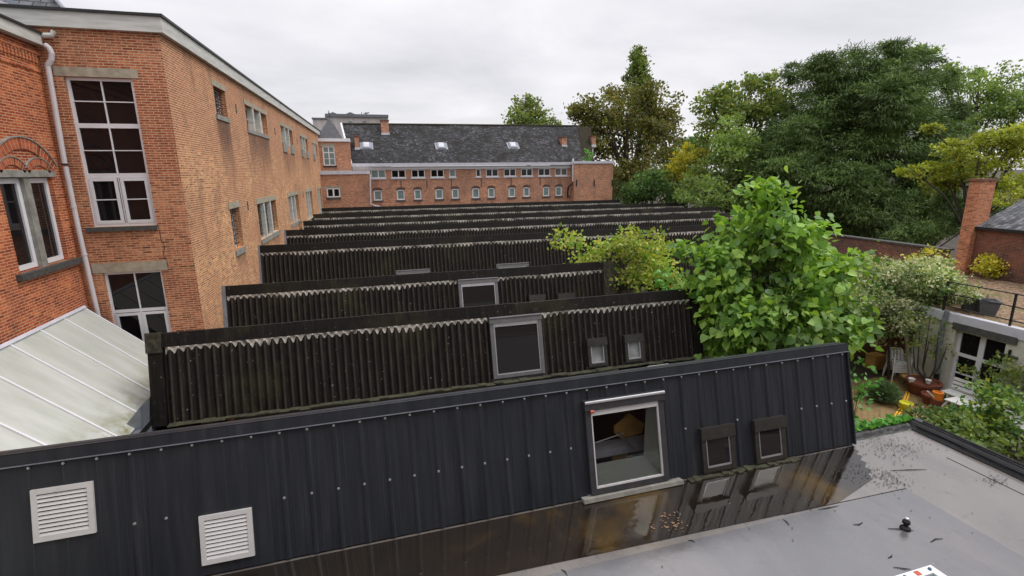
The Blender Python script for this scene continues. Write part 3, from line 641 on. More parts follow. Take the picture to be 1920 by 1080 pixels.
MB().box(X0, X1+.03, -.170, -.156, .030, .060, f0).build('drip_edge', M['zinc'], S)
# hollow body: gable ends, back slope
def back_slope(name, x0, x1, ya, za, yb, zb, mat, parent): return MB().quad([(x0, ya, za), (x1, ya, za), (x1, yb, zb), (x0, yb, zb)]).build(name, mat, parent)
back_slope('back_roof', X0, X1, yr+.06, zr-.01, 11.35, -5.36, M['bitumen'], S)
yb0 = yr+.2513*(EZ-zr)
for x, nme in ((X1, 'gable'), (X0, 'gable')): MB().quad([(x, yr, zr-.01), (x, yb0+.02, EZ-.2), (x, yb0+.02, GZ), (x, 11.9, GZ), (x, 11.9, -5.5), (x, 11.35, -5.36)]).build(nme, M['metal_panel'], S)
q = MB(); q.box(X1, X1+.03, vb, 0, -.12, .052, f0).build('corner_trim', M['metal_panel'], S)
scr = MB().lathe((0, 0, 0), [(.0001, .016), (.016, .013), (.021, .0)], 8); scr_me = None
for k, x in enumerate(ribs):
    for v, ok in ((-.21, x > -5.5), (zf(-4.53, zr), x > -5 and not (3.2 < x < 4.9) and not (5.4 < x < 6.3) and not (6.6 < x < 7.5))):
        if not ok or x > 8.95 or x < X0: continue
        if v < -.5 and (-2.7 < x < -1.6 or -4.6 < x < -3.6): continue
        if scr_me is None:
            o = scr.build('screw', M['steel'], S); scr_me = o
        else:
            o = scr_me.copy(); COL.objects.link(o); o.parent = S; o.matrix_parent_inverse = parent_inv(S)
        o.location = f0.p(x, v, .022); o.rotation_euler = f0.n.to_track_quat('Z', 'Y').to_euler()
# louvre vents
for a, b, c, d in ((-4.36, -3.69, zf(-4.55, zr), zf(-3.90, zr)), (-2.50, -1.84, zf(-5.23, zr), zf(-4.58, zr))):
    q = MB(); w_ = .065
    q.box(a, b, d-w_, d, .012, .05, f0).box(a, b, c, c+w_, .012, .05, f0).box(a, a+w_, c+w_, d-w_, .012, .05, f0).box(b-w_, b, c+w_, d-w_, .012, .05, f0)
    o = q.build('louvre_vent', M['louvre'], S); n = 10; hgt = (d-c-2*w_)/n
    MB().box(a+w_, b-w_, c+w_, d-w_, .013, .017, f0).build('vent_back', M['black'], o)
    q = MB()
    for k in range(n):
        v0 = c+w_+k*hgt
        q.quad([f0.p(a+w_, v0+hgt*.05, .046), f0.p(b-w_, v0+hgt*.05, .046), f0.p(b-w_, v0+hgt*.72, .026), f0.p(a+w_, v0+hgt*.72, .026)])
        q.quad([f0.p(a+w_, v0+hgt*.05, .046), f0.p(b-w_, v0+hgt*.05, .046), f0.p(b-w_, v0+hgt*.02, .030), f0.p(a+w_, v0+hgt*.02, .030)])
    q.build('louvre_blades', M['louvre'], o)
o = roof_window(S, f0, 3.32, 4.82, zf(-5.33, zr), zf(-3.80, zr), 'dark', .075, True)
q = MB()      # white lining of the opening
a, b, c, d = cut
A0, B0, C0, D0 = (f0.p(a, c, -.03), f0.p(b, c, -.03), f0.p(b, d, -.03), f0.p(a, d, -.03)); iy = 7.55
A1, B1, C1, D1 = (Vector((v.x, iy, v.z)) for v in (A0, B0, C0, D0)); C1.z += .0; D1.z += .0
for pts in ((A0, B0, B1, A1), (B0, C0, C1, B1), (C0, D0, D1, C1), (D0, A0, A1, D1)): q.quad(pts)
q.build('lining', M['lining'], o)
MB().tube([f0.p(3.40, zf(-3.95, zr)-.02, .11), f0.p(3.46, zf(-3.95, zr)-.02, .11)], .03, 6).build('vent_flap_end', M['redtape'], o)
MB().box(3.15, 5.05, zf(-5.40, zr)-.02, zf(-5.35, zr), .0, .14, f0).build('lead_apron', M['stone_grey'], S)
roof_window(S, f0, 5.53, 6.23, zf(-5.35, zr), zf(-4.575, zr), 'brown', .07, dark=True); roof_window(S, f0, 6.68, 7.38, zf(-5.37, zr), zf(-4.59, zr), 'brown', .07, dark=True)
# room seen through the near roof window
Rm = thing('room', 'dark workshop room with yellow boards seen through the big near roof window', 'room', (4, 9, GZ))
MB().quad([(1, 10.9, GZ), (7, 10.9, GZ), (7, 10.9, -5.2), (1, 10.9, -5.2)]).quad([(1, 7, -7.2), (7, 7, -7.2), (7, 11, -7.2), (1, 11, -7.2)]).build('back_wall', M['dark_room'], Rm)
def rp(px, py, y): return onY(px, py, y)
yy = 8.2
MB().prism([rp(1152, 800, yy), rp(1180, 775, yy), rp(1208, 795, yy), rp(1204, 812, yy), rp(1165, 822, yy), rp(1152, 812, yy)], (0, .03, 0)).build('board', M['ply'], Rm)
MB().prism([rp(1150, 835, yy), rp(1178, 845, yy), rp(1176, 880, yy), rp(1148, 886, yy)], (0, .03, 0)).build('board', M['ply'], Rm)
MB().prism([rp(1110, 848, 8.0), rp(1232, 826, 8.0), rp(1236, 838, 8.0), rp(1110, 862, 8.0)], (0, .3, 0)).build('reflection_band', M['lavender'], Rm)  # pale bar standing in for a blurry reflection in the roof window
MB().tube([rp(1108, 833, 7.9), rp(1170, 812, 7.9)], .012, 6).tube([rp(1160, 812, 7.9), rp(1190, 842, 7.9)], .018, 6).build('bracket', M['steel'], Rm)

# --- old corrugated sheds
def shed(idx, yr, zr, x0, x1, label, wins=(), base=EZ, cap=.31, seg=8, post=None, next_y=None, zb=None):
    fr = face_frame(yr, zr); T = thing('corrugated_roof', label, 'roof', (0, yr, base), 'parallel sawtooth roofs of dark corrugated fibre cement')
    vb = zf(base, zr); big = [w_ for w_ in wins if w_[1]-w_[0] > 1 and w_[3] > zr-cap-.12]; skip = (big[0][0]-.03, big[0][1]+.03) if big else None
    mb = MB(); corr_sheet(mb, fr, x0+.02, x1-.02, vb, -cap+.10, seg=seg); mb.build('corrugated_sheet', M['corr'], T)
    q = MB(); n = max(1, int((x1-x0)/2.4)); L_ = (x1-x0)/n
    for k in range(n):
        xa, xb = x0+k*L_, x0+(k+1)*L_; j = random.uniform(-.008, .008); j2 = random.uniform(0, .006)
        q.quad([fr.p(xa, -cap+j, .042+j2), fr.p(xb, -cap+j, .042), fr.p(xb, j, .034), fr.p(xa, j, .034+j2)])
        q.quad([fr.p(xa, j, .034+j2), fr.p(xb, j, .034), fr.p(xb, j+.015, -.02), fr.p(xa, j+.015, -.02)])
        q.quad([fr.p(xa, -cap+j, .042+j2), fr.p(xb, -cap+j, .042), fr.p(xb, -cap+j, .02), fr.p(xa, -cap+j, .02)])
        q.quad([fr.p(xa, j+.015, -.02), fr.p(xb, j+.015, -.02), fr.p(xb, j-.2, -.25), fr.p(xa, j-.2, -.25)])
    q.build('ridge_cap', M['cap'], T)
    q = MB(); mortar_strip(q, fr, x0+.05, x1-.05, -cap, skip=skip, seg=seg); q.build('mortar_fillet', M['mortar'], T)
    ny = next_y or yr+5
    back_slope('back_roof', x0, x1, yr+.12, zr-.06, ny-.9, base+.02, M['bitumen'], T)
    for x in (x0+.01, x1-.01):
        MB().quad([(x, yr, zr-.05), (x, yr-.2513*(zr-base), base), (x, yr-.2513*(zr-base), GZ), (x, ny-.9, GZ), (x, ny-.9, base)]).build('gable', M['cap'], T)
    for w_ in wins: roof_window(T, fr, w_[0], w_[1], zf(w_[2], zr), zf(w_[3], zr), w_[4], .075 if w_[1]-w_[0] > 1 else .12)
    return T, fr
XR = 9.09
T1, f1 = shed(1, 12.5, -3.42, -4.56, XR, 'corrugated fibre cement roof directly behind the metal clad roof, with three roof windows', [(2.94, 4.37, -5.30, -3.735, 'grey'), (5.64, 6.22, -5.29, -4.55, 'brown'), (6.78, 7.36, -5.30, -4.56, 'brown')], seg=12, next_y=17.45)
MB().box(-4.86, -4.56, -.42, .03, -.02, .09, f1).build('end_block', M['cap_moss'], T1)
MB().box(-4.84, -4.56, zf(EZ, zr), -.42, -.05, .05, f1).build('end_board', M['cap'], T1)
MB().box(XR-.02, XR+.28, zf(EZ, zr), -.02, -.05, .05, f1).build('end_board', M['cap'], T1)
T2, f2 = shed(2, 17.45, -3.42, -4.43, 9.12, 'corrugated roof second behind the metal clad one, its right end mossy beside the yellow green shrub', [(3.01, 4.44, -5.28, -3.72, 'grey'), (5.59, 6.21, -5.2, -4.45, 'brown'), (6.73, 7.37, -5.2, -4.48, 'brown')], seg=10, next_y=22.9)
MB().box(-4.53, -4.40, zf(EZ, zr), .02, -.05, .07, f2).build('end_flashing', M['zinc'], T2)
MB().box(8.70, 9.15, zf(EZ, zr), .01, -.05, .055, f2).build('end_board', M['cap_moss'], T2)
zr3 = -2.84
T3, f3 = shed(3, 22.8, zr3, -4.30, 17.2, 'corrugated roof third behind the metal clad one, crossed by the yellow green shrub', [(1.14, 2.62, -5.2, -4.20, 'grey'), (5.73, 7.3, -5.2, -4.19, 'grey')], seg=8, next_y=28.8)
MB().box(-4.40, -4.27, zf(EZ, zr3), .02, -.05, .07, f3).build('end_flashing', M['zinc'], T3)
T4, f4 = shed(4, 28.8, zr3, -4.08, 24.4, 'corrugated roof fourth behind the metal clad one, its right end behind the broad leaved tree', seg=8, next_y=34.2)
MB().box(-4.18, -4.05, zf(EZ, zr3), .02, -.05, .07, f4).build('end_flashing', M['zinc'], T4)
T5, f5 = shed(5, 34.2, zr3, -3.75, 27.0, 'corrugated roof fifth behind the metal clad one, with a small iron rail at its left end', seg=6, next_y=39.8)
T6, f6 = shed(6, 39.8, zr3, -3.65, 27.8, 'corrugated roof sixth behind the metal clad one, last but one before the brick row', seg=6, next_y=46.9)
T7, f7 = shed(7, 46.9, zr3, -3.55, 25.2, 'farthest corrugated roof, lying right against the foot of the far brick row', seg=6, next_y=52)
g = MB()
for k in range(9): x = -3.88-.0+k*.14-.2; g.box(x, x+.02, 33.6, 33.62, -3.6, -2.85)
g.box(-4.1, -2.7, 33.6, 33.63, -2.86, -2.83).box(-4.1, -2.7, 33.6, 33.63, -3.62, -3.59).build('rail', M['black'], T5)
# moss and flashing strips in the valley behind the metal clad roof
mb = MB(); random.seed(3)
for k in range(60):
    x = -4.5+k*.225; y0 = 11.78+random.uniform(-.04, .05); h = random.uniform(.0, .03)
    mb.box(x, x+.24, y0, 11.95, -5.36, -5.36+h)
tag(mb.build('moss', M['moss'], None), kind='stuff')
tag(MB().box(7.1, 7.75, 11.2, 11.35, -5.27, -5.20).box(6.7, 7.2, 11.1, 11.2, -5.33, -5.27).build('metal_strip', M['louvre']), 'short pale metal strip lying in the valley behind the near roof', 'strip')
tag(MB().box(-5.25, -4.86, 10.2, 12.2, -6.2, -5.25).prism([(-5.3, 11.6, -5.25), (-4.9, 11.6, -5.25), (-4.86, 11.6, -4.75)], (0, .6, 0)).build('upstand', M['zinc']), 'grey metal upstand between the conservatory gutter and the corrugated roof', 'flashing')

M['arch_dark'] = simple('sooty_arch_brick', (.10, .055, .04), .8, var=.3)
# ================================================================== FAR BRICK ROW
def q3(px, sc=3.2, ox=580, oy=180): return ox+px/sc
FB = Fr((0, 50, 0), (1, 0, 0), (0, 0, 1), (0, -1, 0))
FR_ = thing('brick_building', 'far long brick row with two rows of white windows under a mossy slate roof', 'building', (11, 50, GZ))
def rectY(c, Y):      # crop rectangle (crop pixels) -> u0,u1,v0,v1 on plane Y
    x0, x1, y0, y1 = c; X_ = [580+x0/3.2, 580+x1/3.2]; Y_ = [180+y0/3.2, 180+y1/3.2]
    a = onY(X_[0], (Y_[0]+Y_[1])/2, Y); b = onY(X_[1], (Y_[0]+Y_[1])/2, Y); xm = sum(X_)/2
    t = onY(xm, Y_[0], Y); d = onY(xm, Y_[1], Y); return (round(a.x, 3), round(b.x, 3), round(d.z, 3), round(t.z, 3))
upr = [(370, 458, 448, 498), (492, 578, 446, 492), (612, 694, 445, 492), (728, 808, 443, 490), (840, 878, 440, 490), (1000, 1028, 438, 488), (1060, 1134, 436, 486), (1167, 1240, 434, 480), (1270, 1340, 434, 480), (1374, 1446, 432, 475), (1475, 1548, 430, 470), (1562, 1580, 430, 470)]
lwr = [(388, 436, 567, 632), (526, 572, 562, 626), (630, 672, 560, 624), (757, 802, 557, 618), (856, 896, 555, 615), (978, 1020, 552, 612), (1073, 1112, 549, 609), (1196, 1235, 545, 604), (1285, 1322, 543, 601), (1403, 1440, 542, 599), (1478, 1515, 540, 597), (1562, 1575, 540, 597)]
U = [rectY(c, 50) for c in upr]; D_ = [rectY(c, 50) for c in lwr]
zt = sum(u[3] for u in U)/len(U); zb_ = sum(u[2] for u in U)/len(U); U = [(a, b, zb_, zt) for a, b, c, d in U]
zt2 = sum(u[3] for u in D_)/len(D_); zb2 = sum(u[2] for u in D_)/len(D_); D_ = [(a, b, zb2, zt2) for a, b, c, d in D_]
wall('wall', FB, -1.0, 21.6, GZ, zt+.02, U+D_, M['brick_far'], FR_, depth=.14)
MB().box(.65, 21.6, zt+.02, zt+.30, 0, .10, FB).build('cornice', M['white'], FR_)
MB().box(-1.05, 21.6, zt+.33, zt+.60, 0.0, .45, FB).build('gutter', M['lavender'], FR_)
gl = {0: 'glass_pale', 4: 'glass_pale', 10: 'glass_curtain', 11: 'glass_curtain'}
for k, (a, b, c, d) in enumerate(U):
    window(FR_, FB, a, b, c, d, depth=.06, fw=.075, cols=((.5, .09),) if b-a > 1 else (), glass=gl.get(k, 'glass'))
    MB().box(a-.08, b+.08, c-.12, c-.003, -.02, .09, FB).build('sill', M['lavender'], FR_)
for k, (a, b, c, d) in enumerate(D_):
    window(FR_, FB, a, b, c, d-.04, depth=.06, fw=.10, glass='glass_pale')
    q = MB(); n = 8; cx_ = (a+b)/2; hw = (b-a)/2
    for i in range(n):
        t0, t1 = -1+2*i/n, -1+2*(i+1)/n
        h0, h1 = .14*(1-t0*t0), .14*(1-t1*t1)
        q.quad([FB.p(cx_+hw*1.12*t0, d-.10+h0, .03), FB.p(cx_+hw*1.12*t1, d-.10+h1, .03), FB.p(cx_+hw*1.2*t1, d+.08+h1, .03), FB.p(cx_+hw*1.2*t0, d+.08+h0, .03)])
        q.quad([FB.p(cx_+hw*1.12*t0, d-.10+h0, .03), FB.p(cx_+hw*1.12*t1, d-.10+h1, .03), FB.p(cx_+hw*1.12*t1, d-.10+h1, -.1), FB.p(cx_+hw*1.12*t0, d-.10+h0, -.1)])
    q.build('arch', M['arch_dark'], FR_)
    MB().box(a-.1, b+.1, c-.14, c-.003, -.02, .09, FB).build('sill', M['bluestone'], FR_)
for k in (3.55, 6.0, 8.4, 11.4, 14.5, 17.6): MB().box(k-.04, k+.04, -1.35, -.55, 0, .04, FB).build('wall_anchor', M['bluestone'], FR_)
# roof
e0, e1 = Vector((-.75, 49.6, zt+.6)), Vector((22.2, 49.6, zt+.6)); r0_, r1_ = onY(642, 232.5, 55.2), onY(1082, 236.5, 55.2)
q = MB(); ns = 24
for i in range(ns):
    for j in range(8):
        def P_(s, t):
            p = e0.lerp(e1, s).lerp(r0_.lerp(r1_, s), t); p.z += .03*math.sin(s*23+t*3)*t; return p
        pts = [P_(i/ns, j/8), P_((i+1)/ns, j/8), P_((i+1)/ns, (j+1)/8), P_(i/ns, (j+1)/8)]
        q.quad(pts, uv=[(p.x, (p.y-49.6)*1.28) for p in pts])
q.quad([e0, r0_, (r0_.x, 60.8, e0.z)]); q.quad([r0_, r1_, (e1.x, 60.8, e0.z), (e0.x, 60.8, e0.z)])
q.build('roof', M['slate'], FR_)
MB().tube([r0_, r1_], .12, 6).build('ridge', M['moss_roof'], FR_)
MB().prism([e0, r0_+Vector((-.05, 0, .12)), r0_+Vector((-.05, 0, -.2)), e0+Vector((0, 0, -.2))], (-.14, 0, 0)).build('verge_board', M['white'], FR_)
def chimney(rc, Y, mat='brick_far', base='lavender', pots=0, T=None, depth=.7, capm='brick_dark'):
    a, b, c, d = rectY(rc, Y); w_ = b-a
    o = MB().box(a, b, Y, Y+depth, c, d-.12).build('chimney', M[mat], T)
    MB().box(a-.06, b+.06, Y-.06, Y+depth+.06, d-.12, d).build('chimney_cap', M[capm], o)
    MB().box(a-.04, b+.04, Y-.05, Y+.05, c-.15, c+.12).build('flashing', M[base], o)
    return o
def roofY(pxx, pyy):     # point on the far roof slope
    nrm = (e1-e0).cross(r0_-e0); return onP(pxx, pyy, e0, nrm)
for rc in ((432, 477, 142, 228), (272, 298, 237, 316), (1517, 1545, 243, 300)):
    yb = roofY(580+(rc[0]+rc[1])/6.4, 180+rc[3]/3.2).y; chimney(rc, yb-.1, T=FR_, depth=1.1)
nrm = (r0_-e0).normalized()
for rc in ((330, 355, 283, 315), (778, 805, 283, 318), (1208, 1235, 283, 312)):
    p = roofY(580+(rc[0]+rc[1])/6.4, 180+(rc[2]+rc[3])/6.4); sv = Vector((0, 5.6, r0_.z-e0.z)).normalized()
    fr = Fr(p, (1, 0, 0), sv, Vector((0, -sv.z, sv.y)))
    o = MB().box(-.42, .42, -.5, .5, .0, .10, fr).build('skylight', M['zinc'], FR_); MB().box(-.26, .26, -.34, .44, .10, .14, fr).build('pane', M['sky_pale'] if 'sky_pale' in M else M['lavender'], o)
    MB().box(-.62, .62, -.62, .55, .0, .03, fr).build('flashing', M['zinc'], o)
MB().tube([onY(1074.5, 297, 49.3), onY(1074.5, 340, 49.3)], .09, 8).build('downpipe', M['white'], FR_)
MB().tube([onY(1074.5, 340, 49.3), onY(1073, 345, 49.3), onY(1066, 350, 49.4), onY(1064.5, 358, 49.6), onY(1064.5, 371, 49.7)], .08, 8).build('downpipe', M['black'], FR_)
# annex block at the right end
AN = thing('brick_annex', 'plain square brick annex with pale coping at the right end of the far brick row', 'building', (23.6, 49, GZ))
a, b = onY(1077, 303, 49), onY(1150, 301, 49)
FA = Fr((0, 49, 0), (1, 0, 0), (0, 0, 1), (0, -1, 0)); zc = (a.z+b.z)/2
wall('wall', FA, a.x, b.x, GZ, zc-.25, [], M['brick_side2'] if 'brick_side2' in M else M['brick_far'], AN)
MB().box(b.x-.3, b.x-.003, 49.305, 56, GZ, zc-.255).box(a.x+.003, a.x+.3, 49.305, 56, GZ, zc-.255).build('side_wall', M['brick_far'], AN)
MB().box(a.x-.08, b.x+.08, 48.92, 56, zc-.25, zc).build('coping', M['lavender'], AN)
for px in (1081, 1114, 1147.5):
    t = onY(px, 343, 49); MB().box(t.x-.06, t.x+.06, t.z-.32, t.z+.32, 0, .06, FA).build('wall_anchor', M['black'], AN)
MR = thing('mossy_roof', 'brown mossy roof end with small brick chimney behind the square brick annex', 'roof', (24.5, 55, 1))
p = [onY(1079, 236.5, 55.5), onY(1108, 239, 55.5), onY(1112, 300, 53), onY(1076, 301, 53)]
q = MB(); q.quad(p); q.quad([p[1], p[1]+Vector((.3, 5, -1)), p[2]+Vector((.3, 7, 0)), p[2]]); q.build('slope', M['moss_roof'], MR)
chimney((1697, 1719, 238, 298), 54.0, T=MR)
# stair tower and low block at the left
TW = thing('stair_tower', 'brick stair tower with pointed grey slate roof where the two brick buildings meet', 'building', (-2, 51, GZ))
FT = Fr((0, 49.4, 0), (1, 0, 0), (0, 0, 1), (0, -1, 0)); a = onY(603, 262, 49.4); b = onY(655, 262, 49.4)
wn = rectY((82, 154, 302, 418), 49.4)
wall('wall', FT, a.x-.6, b.x, -3, a.z-.15, [wn], M['brick_far'], TW, depth=.12)
MB().box(b.x-.3, b.x-.003, 49.705, 53.5, -3, a.z-.155).build('side_wall', M['brick_far'], TW)
MB().box(a.x-.6, b.x+.05, 49.28, 53.5, a.z-.15, a.z+.12).build('cornice', M['white'], TW)
window(TW, FT, *wn, depth=.06, fw=.09, cols=((.5, .09),), rows=((.68, .09), (.36, .04)), glass='glass_pale')
lintel(FT, wn[0]-.15, wn[1]+.15, wn[3]+.003, wn[3]+.22, parent=TW); MB().box(wn[0]-.05, wn[1]+.1, wn[2]-.14, wn[2]-.003, -.02, .1, FT).build('sill', M['black'], TW)
M['slate2'] = simple('plain_slate', (.085, .088, .095), .7, var=.3, scale=3)
ap = onY(618, 220, 50.8); bl, br = onY(592, 260, 49.6), onY(642, 259, 49.6)
q = MB(); bb = [bl, br, br+Vector((0, 2.8, 0)), bl+Vector((0, 2.8, 0))]
for i in range(4): q.quad([bb[i], bb[(i+1) % 4], ap])
q.build('roof', M['slate2'], TW); MB().tube([ap-Vector((0, 0, .1)), ap+Vector((0, 0, .45))], .03, 5).build('finial', M['black'], TW)
LB = thing('brick_block', 'low brick block with one white window below the stair tower', 'building', (-1.4, 48.3, GZ))
FL = Fr((0, 48.3, 0), (1, 0, 0), (0, 0, 1), (0, -1, 0)); a = onY(603, 328, 48.3); b = onY(692, 322, 48.3); wn = rectY((105, 185, 553, 608), 48.3)
wall('wall', FL, a.x-.3, b.x, GZ, b.z-.2, [wn], M['brick_far'], LB, depth=.12)
MB().box(b.x-.3, b.x-.003, 48.605, 49.9, GZ, b.z-.205).build('side_wall', M['brick_far'], LB)
MB().box(a.x-.3, b.x+.08, 48.2, 50.9, b.z-.2, b.z+.12).build('cornice', M['lavender'], LB)
window(LB, FL, *wn, depth=.03, fw=.10, cols=((.5, .14),), glass='glass'); lintel(FL, wn[0]-.25, wn[1]+.15, wn[3]+.003, wn[3]+.18, parent=LB)
MB().box(wn[0]-.05, wn[1]+.05, wn[2]-.16, wn[2]-.003, -.02, .08, FL).build('sill', M['bluestone'], LB)
P2 = [onY(*q, 48.1) for q in ((694, 327), (695, 382), (703, 386), (725, 390))]
tag(MB().tube(P2, .06, 6).build('downpipe', M['lavender']), 'thin white downpipe bending along the foot of the far brick row', 'downpipe')
# big grey building far behind
GB = thing('concrete_building', 'big pale grey building with dark roof edge rising behind the stair tower', 'building', (0, 90, GZ))
def bxp(x0, x1, y0, y1, Y, dep, mat, name, T, z0=None):
    a = onY((x0+x1)/2, y0, Y).z; b = onY((x0+x1)/2, y1, Y).z if z0 is None else z0; xa = onY(x0, y0, Y).x; xb = onY(x1, y0, Y).x
    return MB().box(xa, xb, Y, Y+dep, b, a).build(name, M[mat], T)
bxp(586, 612, 223, 262, 90, 10, 'conc', 'wall', GB, GZ); bxp(609, 727, 219.5, 300, 92, 14, 'conc', 'wall', GB, GZ)
bxp(584, 613, 220.5, 223, 89.8, 11, 'conc_dark', 'roof_edge', GB); bxp(609, 728, 214, 219.5, 91.7, 15, 'conc_dark', 'roof_edge', GB)
bxp(654, 660, 227, 231, 91.9, .1, 'glass_pale', 'window', GB); bxp(680, 687, 227, 231, 91.9, .1, 'glass_pale', 'window', GB)
for x0, x1 in ((612, 636), (645, 668)):
    MB().prism([onY(x0, 215, 96), onY((x0+x1)/2, 210, 96), onY(x1, 215, 96)], (0, 2, 0)).build('roof_gable', M['conc_dark'], GB)
for x in (616, 678, 686): MB().tube([onY(x, 215, 95), onY(x, 207 if x == 616 else 210, 95)], .06, 5).build('mast', M['conc_dark'], GB)
MB().prism([onY(681, 212, 95), onY(693, 210, 95), onY(691, 212.5, 95), onY(686, 214, 95)], (0, .4, 0)).build('antenna', M['zinc'], GB)
BC = thing('brick_chimney', 'dark red brick chimney with two pots behind the white cornice of the long side wall', 'chimney', (-6, 56, 3.5))
bxp(560, 577, 231, 262, 56, 1.2, 'brick_old', 'stack', BC); bxp(559, 578, 228.5, 231, 55.9, 1.4, 'brick_dark', 'stack_cap', BC)
for x in (556, 569): MB().tube([onY(x, 231 if x == 569 else 236, 56.5), onY(x, 223, 56.5)], .16, 8).build('pot', M['zinc'], BC)
tag(bxp(577, 606, 247, 262, 60, 6, 'brick_old', 'brick_house', None), 'bit of red brick house behind the side wall cornice, left of the pointed tower', 'building')

# ================================================================== FLAT ROOF WITH PUDDLE
FRF = thing('flat_roof', 'wet grey membrane flat roof with black upstand edge in the foreground', 'roof', (5, 3, EZ))
yb0 = 7.34+.2513*(EZ-(-3.42))       # foot of the metal clad roof
c1, c2 = onZ(1606, 834, EZ), onZ(1740, 800, EZ)
ex = 11.12
MB().box(-10, ex, -3, yb0+.02, GZ+.0, EZ).build('body', M['brick_dark'], FRF)
MB().box(9.0, ex, yb0+.02, c2.y, GZ+.0, EZ).build('body', M['brick_dark'], FRF)
def mem(pts, name='membrane', h=.004, mat='epdm'): return MB().quad([(x, y, EZ+h) for x, y in pts]).build(name, M[mat], FRF)
sc_ = onZ(1697, 916, EZ)
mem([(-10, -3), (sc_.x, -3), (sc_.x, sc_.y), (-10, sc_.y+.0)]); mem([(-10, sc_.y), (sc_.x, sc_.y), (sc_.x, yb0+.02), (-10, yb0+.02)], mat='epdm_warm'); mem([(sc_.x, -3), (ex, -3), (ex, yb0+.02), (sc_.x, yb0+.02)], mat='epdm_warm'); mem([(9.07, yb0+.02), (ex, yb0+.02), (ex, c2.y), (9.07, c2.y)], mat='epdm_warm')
# seams: slight laps of the sheet
def seam(a, b, wd=.012): 
    a = onZ(*a, EZ+.006); b = onZ(*b, EZ+.006); d = (b-a).normalized(); s = Vector((-d.y, d.x, 0))*wd
    MB().prism([a-s, b-s, b+s, a+s], (0, 0, .006)).build('seam', M['epdm_edge'], FRF)
seam((1697, 916), (1470, 965), .003); seam((1775, 858), (1920, 928), .003)
# upstand along far and right edges, wrinkled
random.seed(5)
def upst(p0, p1, w_, h, name, n=30, seg=7):
    p0, p1 = Vector(p0), Vector(p1); d = (p1-p0).normalized(); s = Vector((-d.y, d.x, 0)); q = MB(); prev = None
    for i in range(n+1):
        c = p0.lerp(p1, i/n)
        row = []
        for j in range(seg+1):
            a = j/seg; hh = h*math.sin(math.pi*min(1, a*1.5)*.5)**1.5 if a < .66 else h*(1-.15*(a-.66)*3)
            row.append(c+s*(w_*a)+Vector((0, 0, hh+random.uniform(-.005, .005))))
        row.append(c+s*w_+Vector((0, 0, -.5)))
        if prev:
            for j in range(len(row)-1): q.quad([prev[j], row[j], row[j+1], prev[j+1]], smooth=True)
        prev = row
    return q.build(name, M['epdm_edge'], FRF)
upst((ex-.30, c2.y, EZ+.005), (9.0, c2.y, EZ+.005), -.20, .09, 'far_upstand')
upst((ex-.30, -3, EZ+.005), (ex-.30, c2.y+.2, EZ+.005), -.30, .12, 'side_upstand', 60)
for off, r_ in ((-.33, .014), (-.24, .016), (-.05, .022)):
    pts = [Vector((ex+off+random.uniform(-.012, .012), -3+(c2.y+3)*k/40, EZ+.02+(.13 if off > -.1 else .0 if off < -.3 else .07))) for k in range(41)]
    MB().tube(pts, r_, 6).build('fold', M['epdm_edge'], FRF)
MB().box(ex-.10, ex+.03, -3, c2.y+.2, EZ+.12, EZ+.14).build('edge_trim', M['frame_dark'], FRF)
# puddle: thin sheet of water lying against the foot of the metal roof
pp = [(-10, yb0-.03), (9.04, yb0-.03), (8.93, yb0-.12), (8.97, yb0-.2), (8.82, yb0-.27), (8.86, yb0-.36), (8.70, yb0-.45), (8.73, yb0-.55), (8.56, yb0-.66), (8.60, yb0-.76), (8.42, yb0-.84), (8.35, yb0-.98)]
ed = [onZ(x, y, EZ) for x, y in ((1570, 944), (1480, 963), (1300, 1001), (1150, 1034), (1040, 1057), (960, 1074), (850, 1098))]
pp += [(v.x, v.y) for v in ed]; d_ = (ed[-1]-ed[0]).normalized(); t = ed[-1]+d_*9; pp += [(t.x, t.y)]
cx_, cy_ = 3, yb0-.5; q = MB(); q.quad([(x, y, EZ+.009) for x, y in pp[::-1]]); tag(q.build('puddle', M['puddle']), kind='structure')
# small items on the flat roof
V_ = thing('roof_vent', 'small black rubber vent stub with pale tip standing on the grey membrane', 'vent', onZ(1697, 992, EZ))
vb_ = onZ(1697, 992, EZ); MB().lathe(vb_, [(.0, .0), (.075, .005), (.07, .03), (.035, .06), (.032, .10), (.055, .105), (.052, .14), (.03, .16), (.028, .175)], 14).build('stub', M['epdm_edge'], V_)
MB().lathe(vb_+Vector((0, 0, .175)), [(.028, 0), (.026, .02), (.0, .028)], 12).build('tip', M['steel'], V_)
RL = thing('rooflight', 'white framed rooflight with blue bolts and a red mark on the flat roof', 'rooflight', onZ(1740, 1120, EZ))
z_ = EZ+.14; A_, B_, C_ = onZ(1655, 1087, z_), onZ(1745, 1059, z_), onZ(1800, 1104, z_); u_ = (B_-A_).normalized(); v_ = (C_-B_); v_ = (v_-u_*v_.dot(u_)).normalized()
FRL = Fr(B_, u_, v_, (0, 0, 1)); W_ = 1.1; H_ = 1.1
MB().box(-W_, 0, 0, .11, -.14, 0, FRL).box(-W_, 0, H_-.11, H_, -.14, 0, FRL).box(-W_, -W_+.11, .11, H_-.11, -.14, 0, FRL).box(-.11, 0, .11, H_-.11, -.14, 0, FRL).build('frame', M['white'], RL)
MB().box(-W_+.11, -.11, .11, H_-.11, -.06, -.03, FRL).build('pane', M['glass_pale'], RL)
for a, b in ((-.1, .055), (-.55, .055), (-1.0, .055), (-.055, .3), (-.055, .75)): MB().lathe(FRL.p(a, b, 0), [(.022, 0), (.022, .02), (0, .025)], 8).build('bolt', M['blue'], RL)
MB().box(-.36, -.28, .02, .09, .0, .004, FRL).build('mark', M['redtape'], RL)
